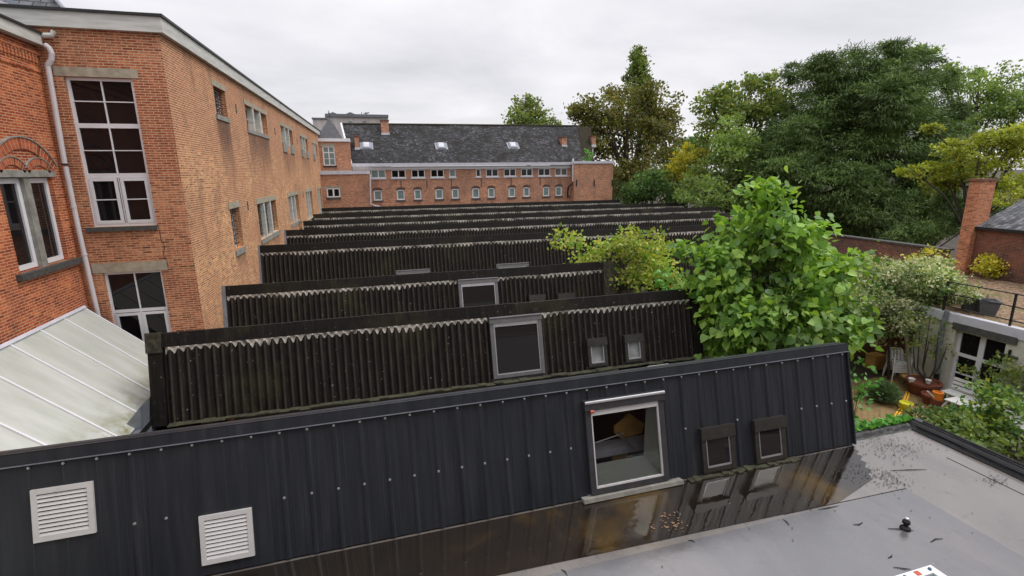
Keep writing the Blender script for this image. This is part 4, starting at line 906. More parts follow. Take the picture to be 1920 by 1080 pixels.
tw = [((1535, 955), (1573, 948)), ((1468, 973), (1480, 985)), ((1745, 1016), (1768, 1010)), ((1665, 991), (1713, 995)), ((1600, 983), (1618, 979)), ((1670, 882), (1738, 880)), ((1052, 1068), (1064, 1079)), ((1665, 1046), (1673, 1040)), ((1290, 1013), (1303, 1017)), ((1675, 1063), (1708, 1067))]
tl = ['long thin wet twig lying near the seam right of the puddle', 'short twig across the puddle edge', 'short straight twig between rooflight and black vent', 'flat twig at the foot of the black vent', 'pale smear like twig left of the black vent', 'long curved twig on the membrane below the far upstand', 'curled twig at the bottom edge of the membrane', 'tiny twig above the rooflight', 'small twig on the membrane below the puddle edge', 'dark twig just above the white rooflight frame']
for (a, b), lb in zip(tw, tl):
    a, b = onZ(*a, EZ+.012), onZ(*b, EZ+.012); m_ = a.lerp(b, .5)+Vector((random.uniform(-.02, .02), random.uniform(-.03, .03), .004))
    tag(MB().tube([a, m_, b], [.004, .008, .003], 5).build('twig', M['twig']), lb, 'twig', 'twigs on the wet flat roof')
C = []; 
for (px, py, s_, n) in ((1255, 985, 20, 40), (1250, 965, 10, 14), (1650, 890, 18, 90), (1675, 905, 22, 110), (1590, 885, 25, 90), (1690, 842, 34, 130), (1665, 835, 34, 120), (1110, 1010, 120, 24), (1868, 900, 14, 70), (1400, 1000, 260, 20), (1750, 900, 120, 12)):
    for k in range(n):
        p = onZ(px+rng.normal()*s_, py+rng.normal()*s_*.35, EZ+.016)
        if p.y < yb0-.05 or p.x > 9.15: 
            if p.x < ex-.45 and p.y < c2.y-.05: C.append(p)
C = np.array([tuple(c) for c in C]); Dd = rng.normal(size=(len(C), 3)); Dd[:, 2] = 0
o = leaves('leaf_litter', M['twig'], C[60:], Dd[60:], .028, 'diamond', None, 3.0, jitter=.2); tag(o, kind='stuff')
o = leaves('fallen_leaves', M['litter'], C[:60], Dd[:60], .04, 'diamond', None, 3.0, jitter=.2); tag(o, kind='stuff')
# green algae at the foot of the small roof windows
mb = MB()
for k in range(24):
    x = 5.2+k*.10; mb.box(x, x+.11, yb0-.10-random.uniform(0, .05), yb0-.0, EZ+.008, EZ+.02+random.uniform(0, .025))
tag(mb.build('moss', M['moss']), kind='stuff')
tag(MB().prism([(9.0, 3, GZ), (9.0, 3.02, GZ), (9.02, 3, GZ)], (0, 0, .01)).build('ground', M['soil']), kind='structure') if False else None

HB = thing('brick_house', 'brick house wall standing behind the viewpoint at the near end of the flat roof', 'building', (3, -3, GZ))
MB().box(-16, 22, -3.4, -3.01, GZ, 1.6).build('wall', M['brick_old'], HB)

# ================================================================== RIGHT: GARDEN HOUSE, TERRACE, WALLS
XW = 19.0; GF = Fr((XW, 0, 0), (0, 1, 0), (0, 0, 1), (-1, 0, 0))
GH = thing('garden_house', 'low cream rendered garden house with glazed white doors and terrace roof', 'building', (XW, 9, GZ))
dr = (10.02, 11.45, -7.55, -5.36)
wall('wall', GF, 3, 12.75, GZ, TZ-.30, [dr], M['render'], GH, depth=.25)
MB().box(3, 12.80, TZ-.32, TZ, -.2, .05, GF).build('fascia', M['lavender'], GH)
MB().box(9.75, 11.55, -5.36, -5.13, -.1, .06, GF).build('lintel', M['bluestone'], GH)
window(GH, GF, *dr, depth=.20, fw=.10, cols=((.5, .16),), rows=((.60, .11), (.30, .05)), glass='glass', name='door')
MB().box(XW-.0, 26.5, 3, 20.3, TZ-.2, TZ-.004).build('terrace', M['leafroof'], GH)
MB().box(9.0-.06, 9.0+.02, -5.9, -5.7, 0, .03, GF).build('wall_hook', M['black'], GH)
MB().tube([onX(1776, 583, XW-.10), onX(1768, 610, XW-.14), onX(1762, 650, XW-.16), onX(1757, 700, XW-.16)], .075, 8).build('downpipe', M['zinc'], GH)
MB().tube([onX(1757, 700, XW-.16), onX(1751, 726, XW-.16)], .085, 8).build('downpipe_shoe', M['black'], GH)
t = onX(1893, 667, XW)
LP = tag(MB().box(t.y-.22, t.y+.22, t.z-.04, t.z+.03, 0, .20, GF).box(t.y-.03, t.y+.03, t.z+.02, t.z+.2, 0, .05, GF).build('wall_lamp', M['black']), 'black wall lamp on the cream wall right of the glazed door', 'lamp')
# railing
RG = thing('railing', 'black iron railing along the edge of the leaf strewn terrace roof', 'railing', (XW+.1, 8, TZ))
for z in (.18, .62, 1.02): MB().tube([(XW+.08, 3, TZ+z), (XW+.08, 12.0, TZ+z)], .022, 6).build('rail', M['black'], RG)
for y in (12.0, 10.08, 8.16, 6.2, 4.3): MB().box(XW+.05, XW+.11, y-.025, y+.025, TZ, TZ+1.04).build('post', M['black'], RG)
# terrace planters with small trees
def planter(x, y, label, s=1.0):
    T = thing('planter', label, 'planter', (x, y, TZ))
    MB().lathe((x, y, TZ), [(0, 0), (.28*s, 0), (.38*s, .45*s), (.41*s, .45*s), (.41*s, .5*s), (.34*s, .5*s), (.3*s, .42*s), (0, .42*s)], 4).build('tub', M['grey_pl'], T)
    return T
p1 = onZ(1838, 590, TZ); p2 = onZ(1806, 583, TZ); p3 = onZ(1760, 568, TZ)
planter(19.9, p1.y, 'grey tub at the railing holding the little yellow tree'); planter(19.95, p2.y, 'grey tub left of the little yellow tree'); planter(20.1, p3.y, 'grey tub half hidden by the flowering climber')
ybl = [(tuple(atD(px, py, 22.2)), (.5*s_, .5*s_, .26*s_)) for px, py, s_ in ((1858, 492, 1.0), (1842, 503, .7), (1875, 508, .8), (1862, 512, .6))]
yt = thing('small_yellow_tree', 'little tree with yellow leaves in a tub on the terrace roof', 'tree', (19.9, p1.y, TZ+.4))
MB().tube([(19.9, p1.y, TZ+.4), atD(1852, 545, 21.5), atD(1856, 515, 22), atD(1860, 495, 22.2)], [.03, .025, .02, .01], 6).tube([atD(1856, 515, 22), atD(1845, 503, 22.2)], .01, 4).tube([atD(1856, 515, 22), atD(1872, 505, 22.2)], .01, 4).build('trunk', M['bark'], yt)
C, D2 = crown_points(ybl, 90, 14, .09, .3, .1); leaves('crown', M['l_yellow'], C, D2, .11, 'diamond', yt)
# brick garden wall, chimney and house beyond the terrace
XB = 26.5
BW = tag(wall('brick_wall', Fr((XB, 0, 0), (0, 1, 0), (0, 0, 1), (-1, 0, 0)), 17.0, 34, GZ, -3.86, [], M['brick_old'], None), 'old red brick garden wall running left from the tall chimney below the dark yew', 'wall')
MB().box(16.9, 34, -3.86, -3.78, -.38, .08, Fr((XB, 0, 0), (0, 1, 0), (0, 0, 1), (-1, 0, 0))).build('coping', M['bluestone'], BW)
CH = thing('brick_chimney', 'tall freestanding red brick chimney beside the dark roofed house on the right', 'chimney', (26.6, 16.3, TZ))
yc0 = onX(1807, 511, 26.3).y; yc1 = onX(1786, 511, 26.3).y; ztop = onX(1818, 339, 26.3).z
MB().box(26.3, 27.25, yc0, yc1, GZ, ztop).build('stack', M['brick_chim'], CH); MB().box(26.24, 27.3, yc0-.06, yc1+.06, ztop, ztop+.09).build('stack_cap', M['brick_old'], CH)
DH = thing('brick_house', 'dark weathered brick house with grey wet roof on the right edge', 'building', (28, 10, TZ))
zg = onX(1835, 430, XB+.1).z
wall('wall', Fr((XB+.12, 0, 0), (0, 1, 0), (0, 0, 1), (-1, 0, 0)), 2, yc0-.02, GZ, zg, [], M['brick_dark'], DH)
MB().box(XB+.43, 34, yc0-.3, yc0-.03, GZ, zg-.01).build('gable', M['brick_dark'], DH)
MB().box(XB-.05, XB+.15, 2, yc0, zg, zg+.12).build('gutter', M['black'], DH)
MB().quad([(XB, 2, zg+.13), (XB, yc0+.1, zg+.13), (30.8, yc0+.1, zg+1.75), (30.8, 2, zg+1.75)]).quad([(30.8, 2, zg+1.75), (30.8, yc0+.1, zg+1.75), (35, yc0+.1, zg), (35, 2, zg)]).build('roof', M['slate_clean'], DH)
tag(MB().box(XB-.5, XB-.02, 6, 13.2, TZ, TZ+.10).build('wall_flashing', M['zinc']), 'pale grey strip along the foot of the dark brick house on the terrace', 'flashing')

# pergola and climber
PG = thing('pergola', 'wooden pergola with pale poles under the white flowering climber', 'pergola', (17.8, 13, GZ))
pts = [atD(1690, 600, 18.2), onZ(1709, 727, GZ)]
MB().tube([onX(1694, 590, 18.3), onX(1702, 660, 18.35), onZ(1709, 727, GZ)], .06, 8).build('post', M['wood_grey'], PG)
MB().tube([(15.2, 14.6, GZ), (15.2, 14.6, -4.9)], .06, 8).build('post', M['wood_grey'], PG)
MB().box(15.0, 19.2, 12.6, 12.7, -4.95, -4.83).box(15.0, 19.2, 14.6, 14.7, -4.95, -4.83).box(15.0, 19.2, 16.6, 16.7, -4.95, -4.83).build('beam', M['wood_grey'], PG)
MB().box(12.5, 19.2, 18.0, 18.2, GZ, -4.9).build('back_wall', M['brick_dark'], PG)
MB().box(XW, XW+.2, 12.8, 18.0, GZ, -4.9).build('side_wall', M['brick_dark'], PG)
q = MB()
for k in range(12): q.box(12.9+k*.55, 12.95+k*.55, 12.9, 18.1, -4.82, -4.76)
q.build('rafters', M['wood_grey'], PG)
bl0 = [((x, y, -4.7), (.8, .8, .22)) for x in (13, 14.3, 15.6, 16.9, 18.2) for y in (13.6, 14.9, 16.2, 17.5)]
bl = pxblobs(18.9, [(1640, 540, 45, 30), (1680, 520, 45, 28), (1720, 515, 45, 25), (1755, 535, 40, 35), (1700, 560, 60, 32), (1650, 585, 45, 28), (1745, 500, 30, 18), (1770, 560, 35, 25)])
bl += pxblobs(18.2, [(1660, 600, 30, 40), (1700, 590, 30, 40), (1735, 560, 40, 30), (1690, 585, 22, 24), (1640, 610, 25, 30), (1800, 545, 30, 14), (1765, 525, 25, 16), (1655, 610, 12, 20), (1620, 560, 30, 40), (1640, 500, 40, 16)])
CV = thing('climber', 'silvery white flowering climber sprawling over the pergola beside the garden house', 'climber', (17.5, 13.5, GZ))
MB().tube([(18.2, 12.8, GZ), (18.0, 12.9, -6), (17.6, 13.4, -4.7)], [.05, .04, .03], 6).build('stem', M['bark'], CV)
C, D2 = crown_points(bl, 46, 18, .14, .6, .5); leaves('flowers', M['l_vine'], C, D2, .11, 'diamond', CV)
C, D2 = crown_points(bl, 26, 16, .16, .3, .5); leaves('foliage', M['l_vined'], C, D2, .13, 'diamond', CV)
C, D2 = crown_points(bl0, 30, 14, .16, .3, .1); leaves('canopy_foliage', M['l_vined'], C, D2, .16, 'diamond', CV)
for lbl, sp, mt, dp_ in (('golden yellow bush rising behind the climber by the chimney foot', [(1745, 482, 30, 14), (1718, 492, 20, 10), (1770, 488, 20, 12)], 'l_yellow', 20.2),):
    b_ = pxblobs(dp_, sp); tree('bush', lbl, 'bush', tuple(atD(1745, 530, dp_)), b_, M[mt], .13, 22, 10, .12, .03, extra=2)
# tree in planter on the patio: standard with dark stem
pt = onZ(1728, 738, GZ)
TP = thing('potted_tree', 'slender leafy tree growing from the large terracotta tub by the cream wall', 'tree', (pt.x, pt.y, GZ+.3))
tops = [(1742, 640), (1725, 610), (1760, 620), (1745, 590), (1775, 650), (1712, 640)]
q = MB(); root = pt+Vector((0, 0, .35))
for k, tpx in enumerate(tops): q.tube([root+Vector((random.uniform(-.15, .15), random.uniform(-.15, .15), 0)), onX(tpx[0]+random.uniform(-15, 5), 690, pt.x+.2), onX(*tpx, pt.x+.1)], [.03, .025, .012], 5)
q.build('stems', M['bark'], TP)
dd = pt.dot(fwd)
bl = pxblobs(dd, [(1725, 625, 26, 22, 0), (1755, 615, 26, 26, 0), (1745, 650, 26, 20, 0), (1775, 655, 20, 18, 0), (1700, 650, 18, 12, 0), (1805, 668, 22, 10, 0), (1735, 590, 20, 20, 0)])
C, D2 = crown_points(bl, 26, 9, .10, .2, .2); leaves('crown', M['l_mid'], C, D2, .10, 'diamond', TP)
def pot(x, y, r, h, label, mat='terra', z=GZ, name='pot', cat='pot'):
    T = thing(name, label, cat, (x, y, z)); MB().lathe((x, y, z), [(0, 0), (r*.68, 0), (r*.9, h*.8), (r, h*.8), (r, h), (r*.86, h), (r*.8, h*.85), (0, h*.82)], 20).build('vessel', M[mat], T); return T
pot(pt.x, pt.y, .52, .48, 'large terracotta tub holding the slender tree by the cream wall')
a = onZ(1745, 757, GZ); pot(a.x, a.y, .30, .34, 'medium terracotta pot in front of the large terracotta tub')
a = onZ(1697, 770, GZ); pot(a.x, a.y, .19, .28, 'yellow plastic bucket beside the yellow hose', 'yellow', name='bucket', cat='bucket')
a = onZ(1632, 742, GZ); pot(a.x, a.y, .17, .24, 'small terracotta pot under the broad leaved tree, right one', 'terra'); a = onZ(1618, 740, GZ); pot(a.x, a.y, .17, .24, 'small terracotta pot under the broad leaved tree, left one', 'terra')
a = root+Vector((-.1, -.2, .12)); pot(a.x, a.y, .09, .14, 'small white cup standing in the large terracotta tub', 'plastic', a.z, 'cup', 'cup')
a = root+Vector((-.45, .1, .1)); pot(a.x, a.y, .10, .14, 'small cream cup at the left rim of the large terracotta tub', 'plastic', a.z, 'cup', 'cup')
WC = thing('watering_can', 'orange watering can with pale spout on the tub by the cream wall', 'watering can', onZ(1755, 748, GZ+.3))
a = onZ(1757, 748, GZ+.35); MB().lathe(a, [(0, 0), (.14, 0), (.15, .24), (.10, .25), (.09, .18), (0, .17)], 18).build('body', M['orange'], WC); MB().tube([a+Vector((-.12, 0, .05)), a+Vector((-.35, .1, .28))], .018, 6).build('spout', M['plastic'], WC)
MB().tube([a+Vector((.14, 0, .05)), a+Vector((.26, -.02, .14)), a+Vector((.13, 0, .24))], .018, 6).build('handle', M['orange'], WC)
MB().lathe(a+Vector((0, 0, -.35)), [(.16, 0), (.16, .34), (0, .345)], 14).build('stand', M['terra'], WC)
# hose
H = [(1673, 712), (1668, 735), (1688, 765), (1693, 752), (1700, 735), (1692, 760), (1680, 775), (1672, 790), (1664, 798)]
tag(MB().tube([onZ(*h, GZ+.04) for h in H], .026, 6).tube([onZ(h[0]+5, h[1]+2, GZ+.04) for h in H[3:]], .024, 6).build('garden_hose', M['hose']), 'yellow garden hose snaking over the yellow paving', 'hose')
# chairs
def chair_parts(T, o, rot):
    c, s_ = math.cos(rot), math.sin(rot); F_ = Fr(o, (c, s_, 0), (-s_, c, 0), (0, 0, 1))
    MB().box(-.25, .25, -.24, .22, .42, .45, F_).box(-.25, .25, -.27, -.24, .38, .44, F_).build('seat', M['plastic'], T)
    q = MB(); BFr = Fr(F_.p(0, .22, .45), F_.u, F_.n+F_.v*.22, -F_.v+F_.n*.22)
    for k in range(5): x = -.22+k*.11; q.box(x-.03, x+.03, 0, .38, -.012, .012, BFr)
    q.tube([BFr.p(-.26, -.02), BFr.p(-.25, .30), BFr.p(-.17, .42), BFr.p(.17, .42), BFr.p(.25, .30), BFr.p(.26, -.02)], .024, 6).build('backrest', M['plastic'], T)
    for sx_ in (-1, 1):
        MB().tube([F_.p(sx_*.27, .24, .66), F_.p(sx_*.29, .0, .66), F_.p(sx_*.29, -.22, .64), F_.p(sx_*.27, -.26, .44)], .024, 6).build('armrest', M['plastic'], T)
        for sy_, e_ in ((-1, -.29), (1, .30)): MB().tube([F_.p(sx_*.25, sy_*.22, .43), F_.p(sx_*.29, e_, 0)], .024, 6, .018).build('leg', M['plastic'], T)
c0_ = onZ(1679, 712, GZ)
nm = ['bottom', 'second from the bottom', 'second from the top', 'top']
for k in range(4):
    T = thing('garden_chair', f'white plastic garden chair, {nm[k]} of the left stack by the pergola pole', 'chair', c0_+Vector((0, 0, .09*k)), 'stacked white garden chairs'); chair_parts(T, c0_+Vector((0, 0, .09*k)), R(-25))
c1_ = onZ(1700, 705, GZ)
for k in range(2):
    T = thing('garden_chair', f'white plastic garden chair, {("lower", "upper")[k]} one of the pair behind the pale pergola pole', 'chair', c1_+Vector((0, 0, .09*k)), 'stacked white garden chairs'); chair_parts(T, c1_+Vector((0, 0, .09*k)), R(20))
c2_ = onZ(1655, 682, GZ); T = thing('garden_chair', 'single white plastic garden chair standing back in the shade under the pergola', 'chair', c2_); chair_parts(T, c2_, R(70))
a = onZ(1692, 712, GZ); T = thing('round_stool', 'low round orange brown wooden stool in front of the stacked chairs', 'stool', a+Vector((-.2, -.5, 0)))
a = a+Vector((-.2, -.5, 0)); MB().lathe(a, [(0, .30), (.36, .30), (.36, .34), (0, .35)], 18).build('top', M['ply'], T)
for k in range(3): t = k*2.1; MB().tube([a+Vector((.25*math.cos(t), .25*math.sin(t), .3)), a+Vector((.3*math.cos(t), .3*math.sin(t), 0))], .02, 5).build('leg', M['wood_grey'], T)
for (px, py, mt, lb, w_) in ((1640, 665, 'ply', 'brown cardboard box in the shade under the pergola', .3), (1668, 655, 'zinc', 'grey crate against the wall under the pergola', .28), (1650, 645, 'grey_pl', 'dark grey bin in the shade under the pergola', .22)):
    a = onZ(px, py+25, GZ); tag(MB().box(a.x-w_, a.x+w_, a.y-.2, a.y+.2, GZ, GZ+.55).box(a.x-w_-.02, a.x+w_+.02, a.y-.22, a.y+.22, GZ+.55, GZ+.58).build('box', M[mt]), lb, 'box')
# bench (white, slatted) and table
def slats(T, name, o, u, v, n, L_, wd, gap, th=.03, mat='plastic'):
    F_ = Fr(o, u, v); q = MB()
    for k in range(n): q.box(0, L_, k*(wd+gap), k*(wd+gap)+wd, 0, th, F_)
    q.build(name, M[mat], T)
BN = thing('garden_bench', 'long white slatted garden bench standing along the cream wall below the glazed door', 'bench', (18.3, 9.5, GZ))
b0 = onZ(1765, 742, GZ+.42); bx_ = 18.35
slats(BN, 'seat', (bx_, 10.9, GZ+.43), (0, -1, 0), (-1, 0, 0), 4, 3.0, .09, .02); slats(BN, 'backrest', (bx_+.05, 10.9, GZ+.5), (0, -1, 0), (.25, 0, 1), 3, 3.0, .10, .03)
for y in (10.7, 9.4, 8.1):
    for x_ in (bx_, bx_-.4): MB().tube([(x_, y, GZ+.43), (x_+.02, y, GZ)], .025, 6).build('leg', M['plastic'], BN)
TB = thing('garden_table', 'white plastic garden table with curved legs in front of the white bench', 'table', (17.3, 9.6, GZ))
t0 = onZ(1757, 752, GZ+.6); slats(TB, 'tabletop', (17.45, 10.15, GZ+.62), (0, -1, 0), (-1, 0, 0), 5, 2.2, .10, .01, mat='plastic')
for x, y in ((17.4, 10.05), (17.0, 10.05), (17.4, 8.1), (17.0, 8.1)): MB().tube([(x, y, GZ+.62), (x-.06, y+.12, GZ+.35), (x, y+.08, GZ)], .028, 6).build('leg', M['plastic'], TB)
a = onZ(1770, 745, GZ); pot(a.x-.2, a.y-.1, .13, .2, 'small green plastic pot beside the orange watering can', 'greenp')

# ================================================================== PLANTS
def bush(name, label, depth, spec, mat, size, cl=24, per=9, cr=.1, r0=.03, cat='bush', shape='diamond', droop=.1, base=None, **k):
    b_ = pxblobs(depth, spec); c = Vector(b_[0][0]); base = base or (c.x, c.y, GZ)
    return tree(name, label, cat, base, b_, M[mat], size, cl, per, cr, r0, shape, droop, **k)
# lavender-like clump
a = onZ(1660, 752, GZ); C = []; D2 = []
for k in range(3500):
    d = unit(rng.normal(size=3)); d[2] = abs(d[2])*1.2+.15; d = unit(d); r_ = rng.uniform(.1, .55)
    C.append((a.x-.1+d[0]*r_*.85, a.y+d[1]*r_*.85, GZ+.05+d[2]*r_*1.1)); D2.append(d+rng.normal(size=3)*.25)
o = leaves('lavender_clump', M['l_grass'], C, D2, .13, 'needle', None, .1); tag(o, 'rounded grey green lavender clump on the patio left of the yellow hose', 'plant')
bush('garden_shrub', 'leafy young tree with yellow green leaves in the lower right garden corner', 14.5, [(1880, 760, 55, 30), (1830, 790, 45, 30), (1905, 810, 50, 35), (1850, 830, 35, 25), (1870, 740, 36, 20)], 'l_gard', .15, 34, 14, .14, .05, extra=3, cat='tree')
bush('rose_bush', 'green bush with small leaves in front of the glazed garden door', 15.8, [(1850, 712, 26, 18), (1870, 690, 28, 20), (1900, 720, 28, 26), (1880, 745, 30, 18), (1905, 680, 24, 14), (1822, 700, 12, 10)], 'l_mid', .13, 30, 12, .13, .03)
bush('garden_shrub', 'bright yellow leaved shrub behind the flat roof corner, right of the ivy', 13.8, [(1830, 815, 44, 22), (1880, 835, 40, 24), (1790, 800, 32, 14), (1915, 855, 30, 20), (1860, 800, 40, 20)], 'l_light', .15, 36, 13, .13, .03)
bush('flowering_bush', 'low bush with pinkish flowers between the paving and the flat roof corner', 15.0, [(1735, 782, 30, 13), (1765, 788, 30, 13), (1790, 782, 30, 14), (1714, 795, 18, 8), (1820, 790, 30, 16)], 'l_bush', .11, 50, 12, .09, .02)
C, D2 = crown_points(pxblobs(14.8, [(1735, 776, 30, 12), (1770, 782, 28, 10)]), 10, 2, .05, .8); leaves('flower_heads', M['petal'], C, D2, .06, 'diamond', bpy.data.objects['flowering_bush'])
# ivy on the far edge of the flat roof
C, D2 = [], []
for k in range(2400):
    t = rng.uniform(0, 1)**.9; x = 9.2+(ex-9.3)*t; C.append((x+rng.normal()*.05, c2.y+.20+abs(rng.normal())*.10, EZ+.10-abs(rng.normal())*.30+rng.uniform(0, .05))); D2.append(rng.normal(size=3)+np.array([0, .1, .1]))
o = leaves('ivy', M['l_ivy'], C, D2, .085, 'heart', None, 1.2, smooth=True); tag(o, 'bright green ivy creeping over the far edge of the wet flat roof', 'ivy')
bush('garden_shrub', 'bright green fern like shrub squeezed between the metal roof end and the paving', 13.2, [(1605, 700, 22, 22), (1612, 735, 18, 22), (1600, 770, 16, 25), (1625, 720, 18, 16), (1603, 800, 14, 18)], 'l_ivy', .14, 22, 9, .1, .02)
# the big broad leaved tree
bl = [((1440, 395), (42, 45)), ((1420, 370), (22, 22)), ((1395, 440), (60, 50)), ((1470, 450), (60, 50)), ((1335, 500), (55, 48)), ((1410, 520), (75, 60)), ((1500, 500), (70, 60)), ((1560, 520), (50, 45)), ((1330, 570), (55, 45)), ((1400, 600), (75, 50)), ((1480, 595), (80, 55)), ((1555, 590), (60, 50)), ((1350, 635), (55, 35)), ((1500, 650), (70, 35)), ((1575, 640), (42, 32)), ((1600, 480), (26, 12)), ((1515, 430), (30, 26)), ((1300, 555), (22, 28)), ((1285, 470), (14, 10)), ((1610, 625), (26, 20)), ((1430, 680), (60, 20))]
sp = [(a[0], a[1], b[0]*.93, b[1]*.93, random.uniform(-1.0, 1.0)) for a, b in bl]
bs = pxblobs(14.6, sp, .75)
tree('broad_leaved_tree', 'large bright green tree with broad heart shaped leaves behind the metal roof', 'tree', (11.8, 12.0, GZ), bs, M['l_cat'], .205, 16, 17, .27, .13, 'heart', .75, .35, smooth=True, up_bias=1.0, outw=.9, extra=3)
# yellow green shrub growing over the sheds
bush('climbing_shrub', 'yellow green shrub growing over the right end of the second and third corrugated roofs', 20.3, [(1200, 470, 45, 28), (1165, 455, 35, 22), (1215, 500, 50, 30), (1240, 480, 28, 30), (1185, 520, 38, 22), (1245, 525, 34, 22), (1195, 438, 22, 12), (1110, 480, 28, 14), (1070, 455, 34, 14), (1050, 440, 18, 10), (1130, 465, 30, 14), (1095, 490, 24, 10), (1225, 445, 16, 12)], 'l_shrub', .17, 24, 11, .18, .06, base=(10.5, 20.5, GZ), cat='shrub', shell=.2)
bush('garden_shrub', 'mid green shrub between the right ends of the corrugated roofs and the broad leaved tree', 17.8, [(1270, 520, 30, 30), (1280, 560, 30, 30), (1300, 620, 25, 40)], 'l_ivy', .17, 16, 8, .14, .05, base=(10.2, 16, GZ))

# --- background trees
def bigtree(label, depth, spec, mat, size, cl, per, cr, r0=.4, name='tree', **k):
    c = atD(spec[0][0], 400, depth); b_ = pxblobs(depth, spec); sub = []
    rb = random.Random(len(spec)*7+int(depth))
    for cc, rr in b_:
        cc = Vector(cc)
        for q_ in range(6):
            d = Vector((rb.uniform(-1, 1), rb.uniform(-1, 1), rb.uniform(-.5, 1))).normalized(); f_ = rb.uniform(.22, .42); ln = rb.uniform(.85, 1.12)
            sub.append((tuple(cc+Vector((d.x*rr[0], d.y*rr[1], d.z*rr[2]))*ln), tuple(x*f_ for x in rr)))
    b_ = [(cc, tuple(x*.9 for x in rr)) for cc, rr in b_]
    return tree(name, label, 'tree', (c.x, c.y, GZ), b_, M[mat], size, cl, per, cr, r0, sub=sub, **k)
yew = [(1620, 290, 140, 150), (1590, 120, 45, 30), (1530, 150, 50, 32), (1650, 110, 40, 26), (1700, 125, 45, 30), (1560, 200, 75, 50), (1660, 180, 75, 50), (1735, 190, 50, 50), (1500, 260, 70, 45), (1600, 275, 80, 50), (1700, 270, 75, 50), (1760, 270, 45, 45), (1470, 330, 60, 40), (1560, 350, 80, 45), (1660, 360, 80, 50), (1745, 350, 55, 50), (1450, 380, 45, 30), (1530, 410, 70, 35), (1620, 430, 80, 30), (1710, 420, 65, 30), (1440, 290, 35, 35), (1780, 400, 30, 35), (1600, 395, 90, 50)]
bigtree('huge dark green yew tree with drooping sprays dominating the right background', 42, yew, 'l_yew', .28, 10, 40, .42, .6, 'yew_tree', shape='needle', droop=.45, shell=.72, outw=1.0, flat=.5, up_bias=.4, extra=2)
bigtree('brownish green oak like tree behind the far brick row, below the poplar tip', 62, [(1180, 215, 55, 38), (1130, 205, 40, 25), (1105, 215, 32, 20), (1230, 210, 38, 38), (1160, 265, 65, 42), (1230, 265, 45, 40), (1200, 315, 60, 35), (1130, 250, 45, 35), (1250, 250, 26, 26), (1180, 340, 50, 35), (1160, 178, 24, 16), (1225, 180, 26, 18), (1085, 210, 16, 10)], 'l_oak', .40, 2.3, 18, .62, .5, shell=.3, extra=4)
bigtree('slim poplar whose green tip rises above the brownish tree', 74, [(1197, 122, 13, 22), (1195, 150, 19, 28), (1200, 180, 22, 32), (1194, 102, 7, 12), (1205, 215, 22, 40)], 'l_mid', .36, 9, 18, .42, .3, 'poplar_tree', droop=-.6, shell=.3, up_bias=.1)
bigtree('small rounded tree peeping over the slate ridge of the far brick row', 80, [(985, 212, 28, 24), (965, 222, 22, 16), (1010, 220, 22, 16), (990, 195, 16, 12), (1032, 232, 16, 8), (990, 240, 40, 14)], 'l_mid', .42, 2.6, 14, .5, .3, shell=.2)
bigtree('olive and yellow mottled tree left of the dark yew', 48, [(1400, 185, 50, 32), (1350, 190, 42, 28), (1330, 225, 34, 30), (1440, 165, 36, 24), (1380, 240, 60, 40), (1440, 230, 50, 40), (1340, 280, 45, 35), (1400, 300, 60, 40), (1330, 195, 22, 14), (1465, 190, 30, 30)], 'l_oakg' if 'l_oakg' in M else 'l_mid', .34, 3.0, 17, .5, .45, shell=.35)
bigtree('fresh green tree with hanging foliage in front of the mottled tree', 43, [(1370, 250, 30, 30), (1390, 290, 45, 40), (1350, 330, 50, 40), (1400, 350, 50, 35), (1320, 360, 40, 28), (1370, 380, 50, 20)], 'l_light', .28, 6.0, 16, .38, .3, shell=.5)
bigtree('dark green tree filling the gap between yellow bush and yew', 45.5, [(1430, 350, 45, 40), (1460, 300, 40, 40), (1400, 380, 40, 22), (1330, 375, 50, 18), (1440, 390, 40, 18)], 'l_bush', .28, 6.0, 18, .38, .3, shell=.5)
bigtree('rounded dark green bush right of the brick annex', 53, [(1220, 345, 38, 26), (1200, 360, 30, 22), (1245, 360, 36, 22), (1180, 372, 16, 14), (1275, 370, 25, 18)], 'l_bush', .28, 7, 18, .36, .2)
bigtree('bright yellow autumn tree between the dark bush and the fresh green tree', 51, [(1285, 310, 22, 24), (1262, 325, 20, 14), (1300, 335, 22, 20), (1290, 285, 12, 12), (1315, 300, 14, 20)], 'l_yellow', .28, 5.5, 16, .34, .15, shell=.3)
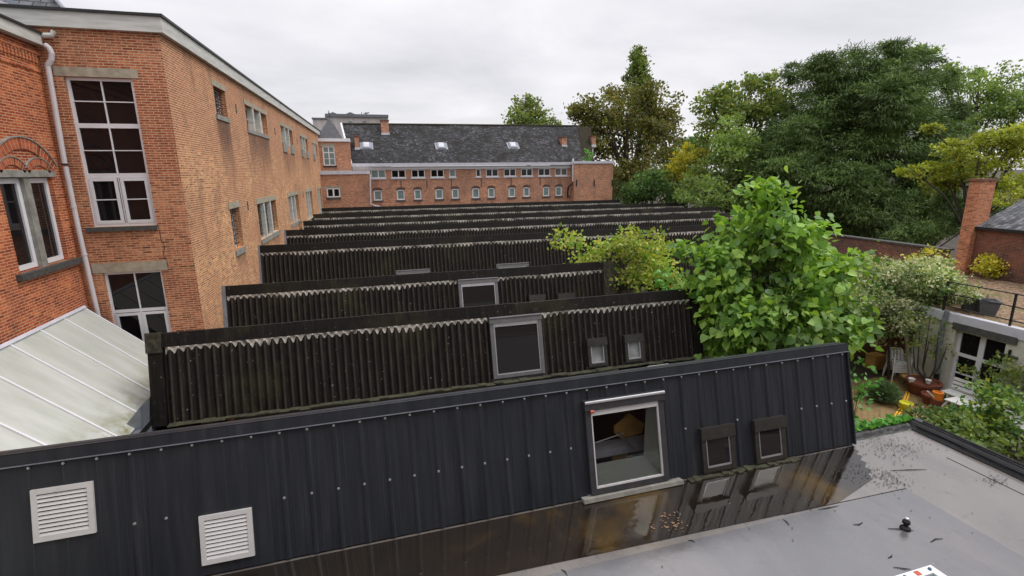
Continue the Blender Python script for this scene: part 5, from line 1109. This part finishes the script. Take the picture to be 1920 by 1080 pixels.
bigtree('distant green trees in the gap behind the yellow autumn tree', 78, [(1290, 275, 20, 14), (1270, 300, 25, 20), (1310, 290, 25, 25), (1150, 350, 40, 30), (1260, 340, 40, 30)], 'l_bush', .5, 4, 16, .6, .3)
bigtree('light green feathery tree behind the maple at the right edge', 58, [(1830, 170, 40, 22), (1870, 200, 50, 35), (1800, 215, 36, 26), (1900, 150, 30, 28), (1840, 250, 60, 40), (1910, 230, 40, 50), (1780, 250, 30, 24), (1815, 140, 24, 8), (1790, 155, 12, 8), (1945, 170, 30, 50), (1770, 140, 14, 18), (1720, 105, 26, 14)], 'l_light', .34, 2.8, 17, .55, .4, shell=.3)
bigtree('yellow green maple with tiered branches beside the tall brick chimney', 31, [(1840, 270, 34, 10), (1800, 292, 38, 12), (1760, 318, 32, 12), (1715, 322, 24, 8), (1870, 262, 44, 14), (1905, 250, 30, 14), (1800, 325, 36, 12), (1845, 310, 46, 16), (1900, 300, 40, 20), (1755, 350, 24, 14), (1785, 345, 28, 12), (1870, 345, 40, 18), (1915, 350, 30, 20), (1890, 375, 36, 14), (1790, 272, 26, 8), (1920, 275, 30, 20), (1850, 368, 26, 10), (1745, 240, 14, 6)], 'l_maple', .18, 13, 16, .19, .22, 'maple_tree', shell=.2, up_bias=1.4, extra=2, fork=.35)
bigtree('dark undergrowth tree behind the brick garden wall, left of the chimney', 34, [(1730, 430, 40, 22), (1770, 400, 30, 40), (1700, 440, 40, 14), (1880, 400, 50, 16)], 'l_yew', .26, 10, 30, .3, .12, shape='needle', droop=.3)
bigtree('dense dark hedge tree behind the right ends of the corrugated roofs', 46, [(1500, 400, 50, 30), (1560, 430, 60, 30), (1480, 420, 40, 20), (1640, 440, 60, 22)], 'l_yew', .28, 9, 30, .35, .2, shape='needle', droop=.3)
g = onY(1100, 298, 50.5); b_ = [((g.x, g.y, g.z+.35), (.7, .4, .5))]
tree('weed', 'small bright green weed growing on top of the square brick annex', 'plant', (g.x, g.y, g.z), b_, M['l_ivy'], .22, 25, 6, .1, .02, extra=1)
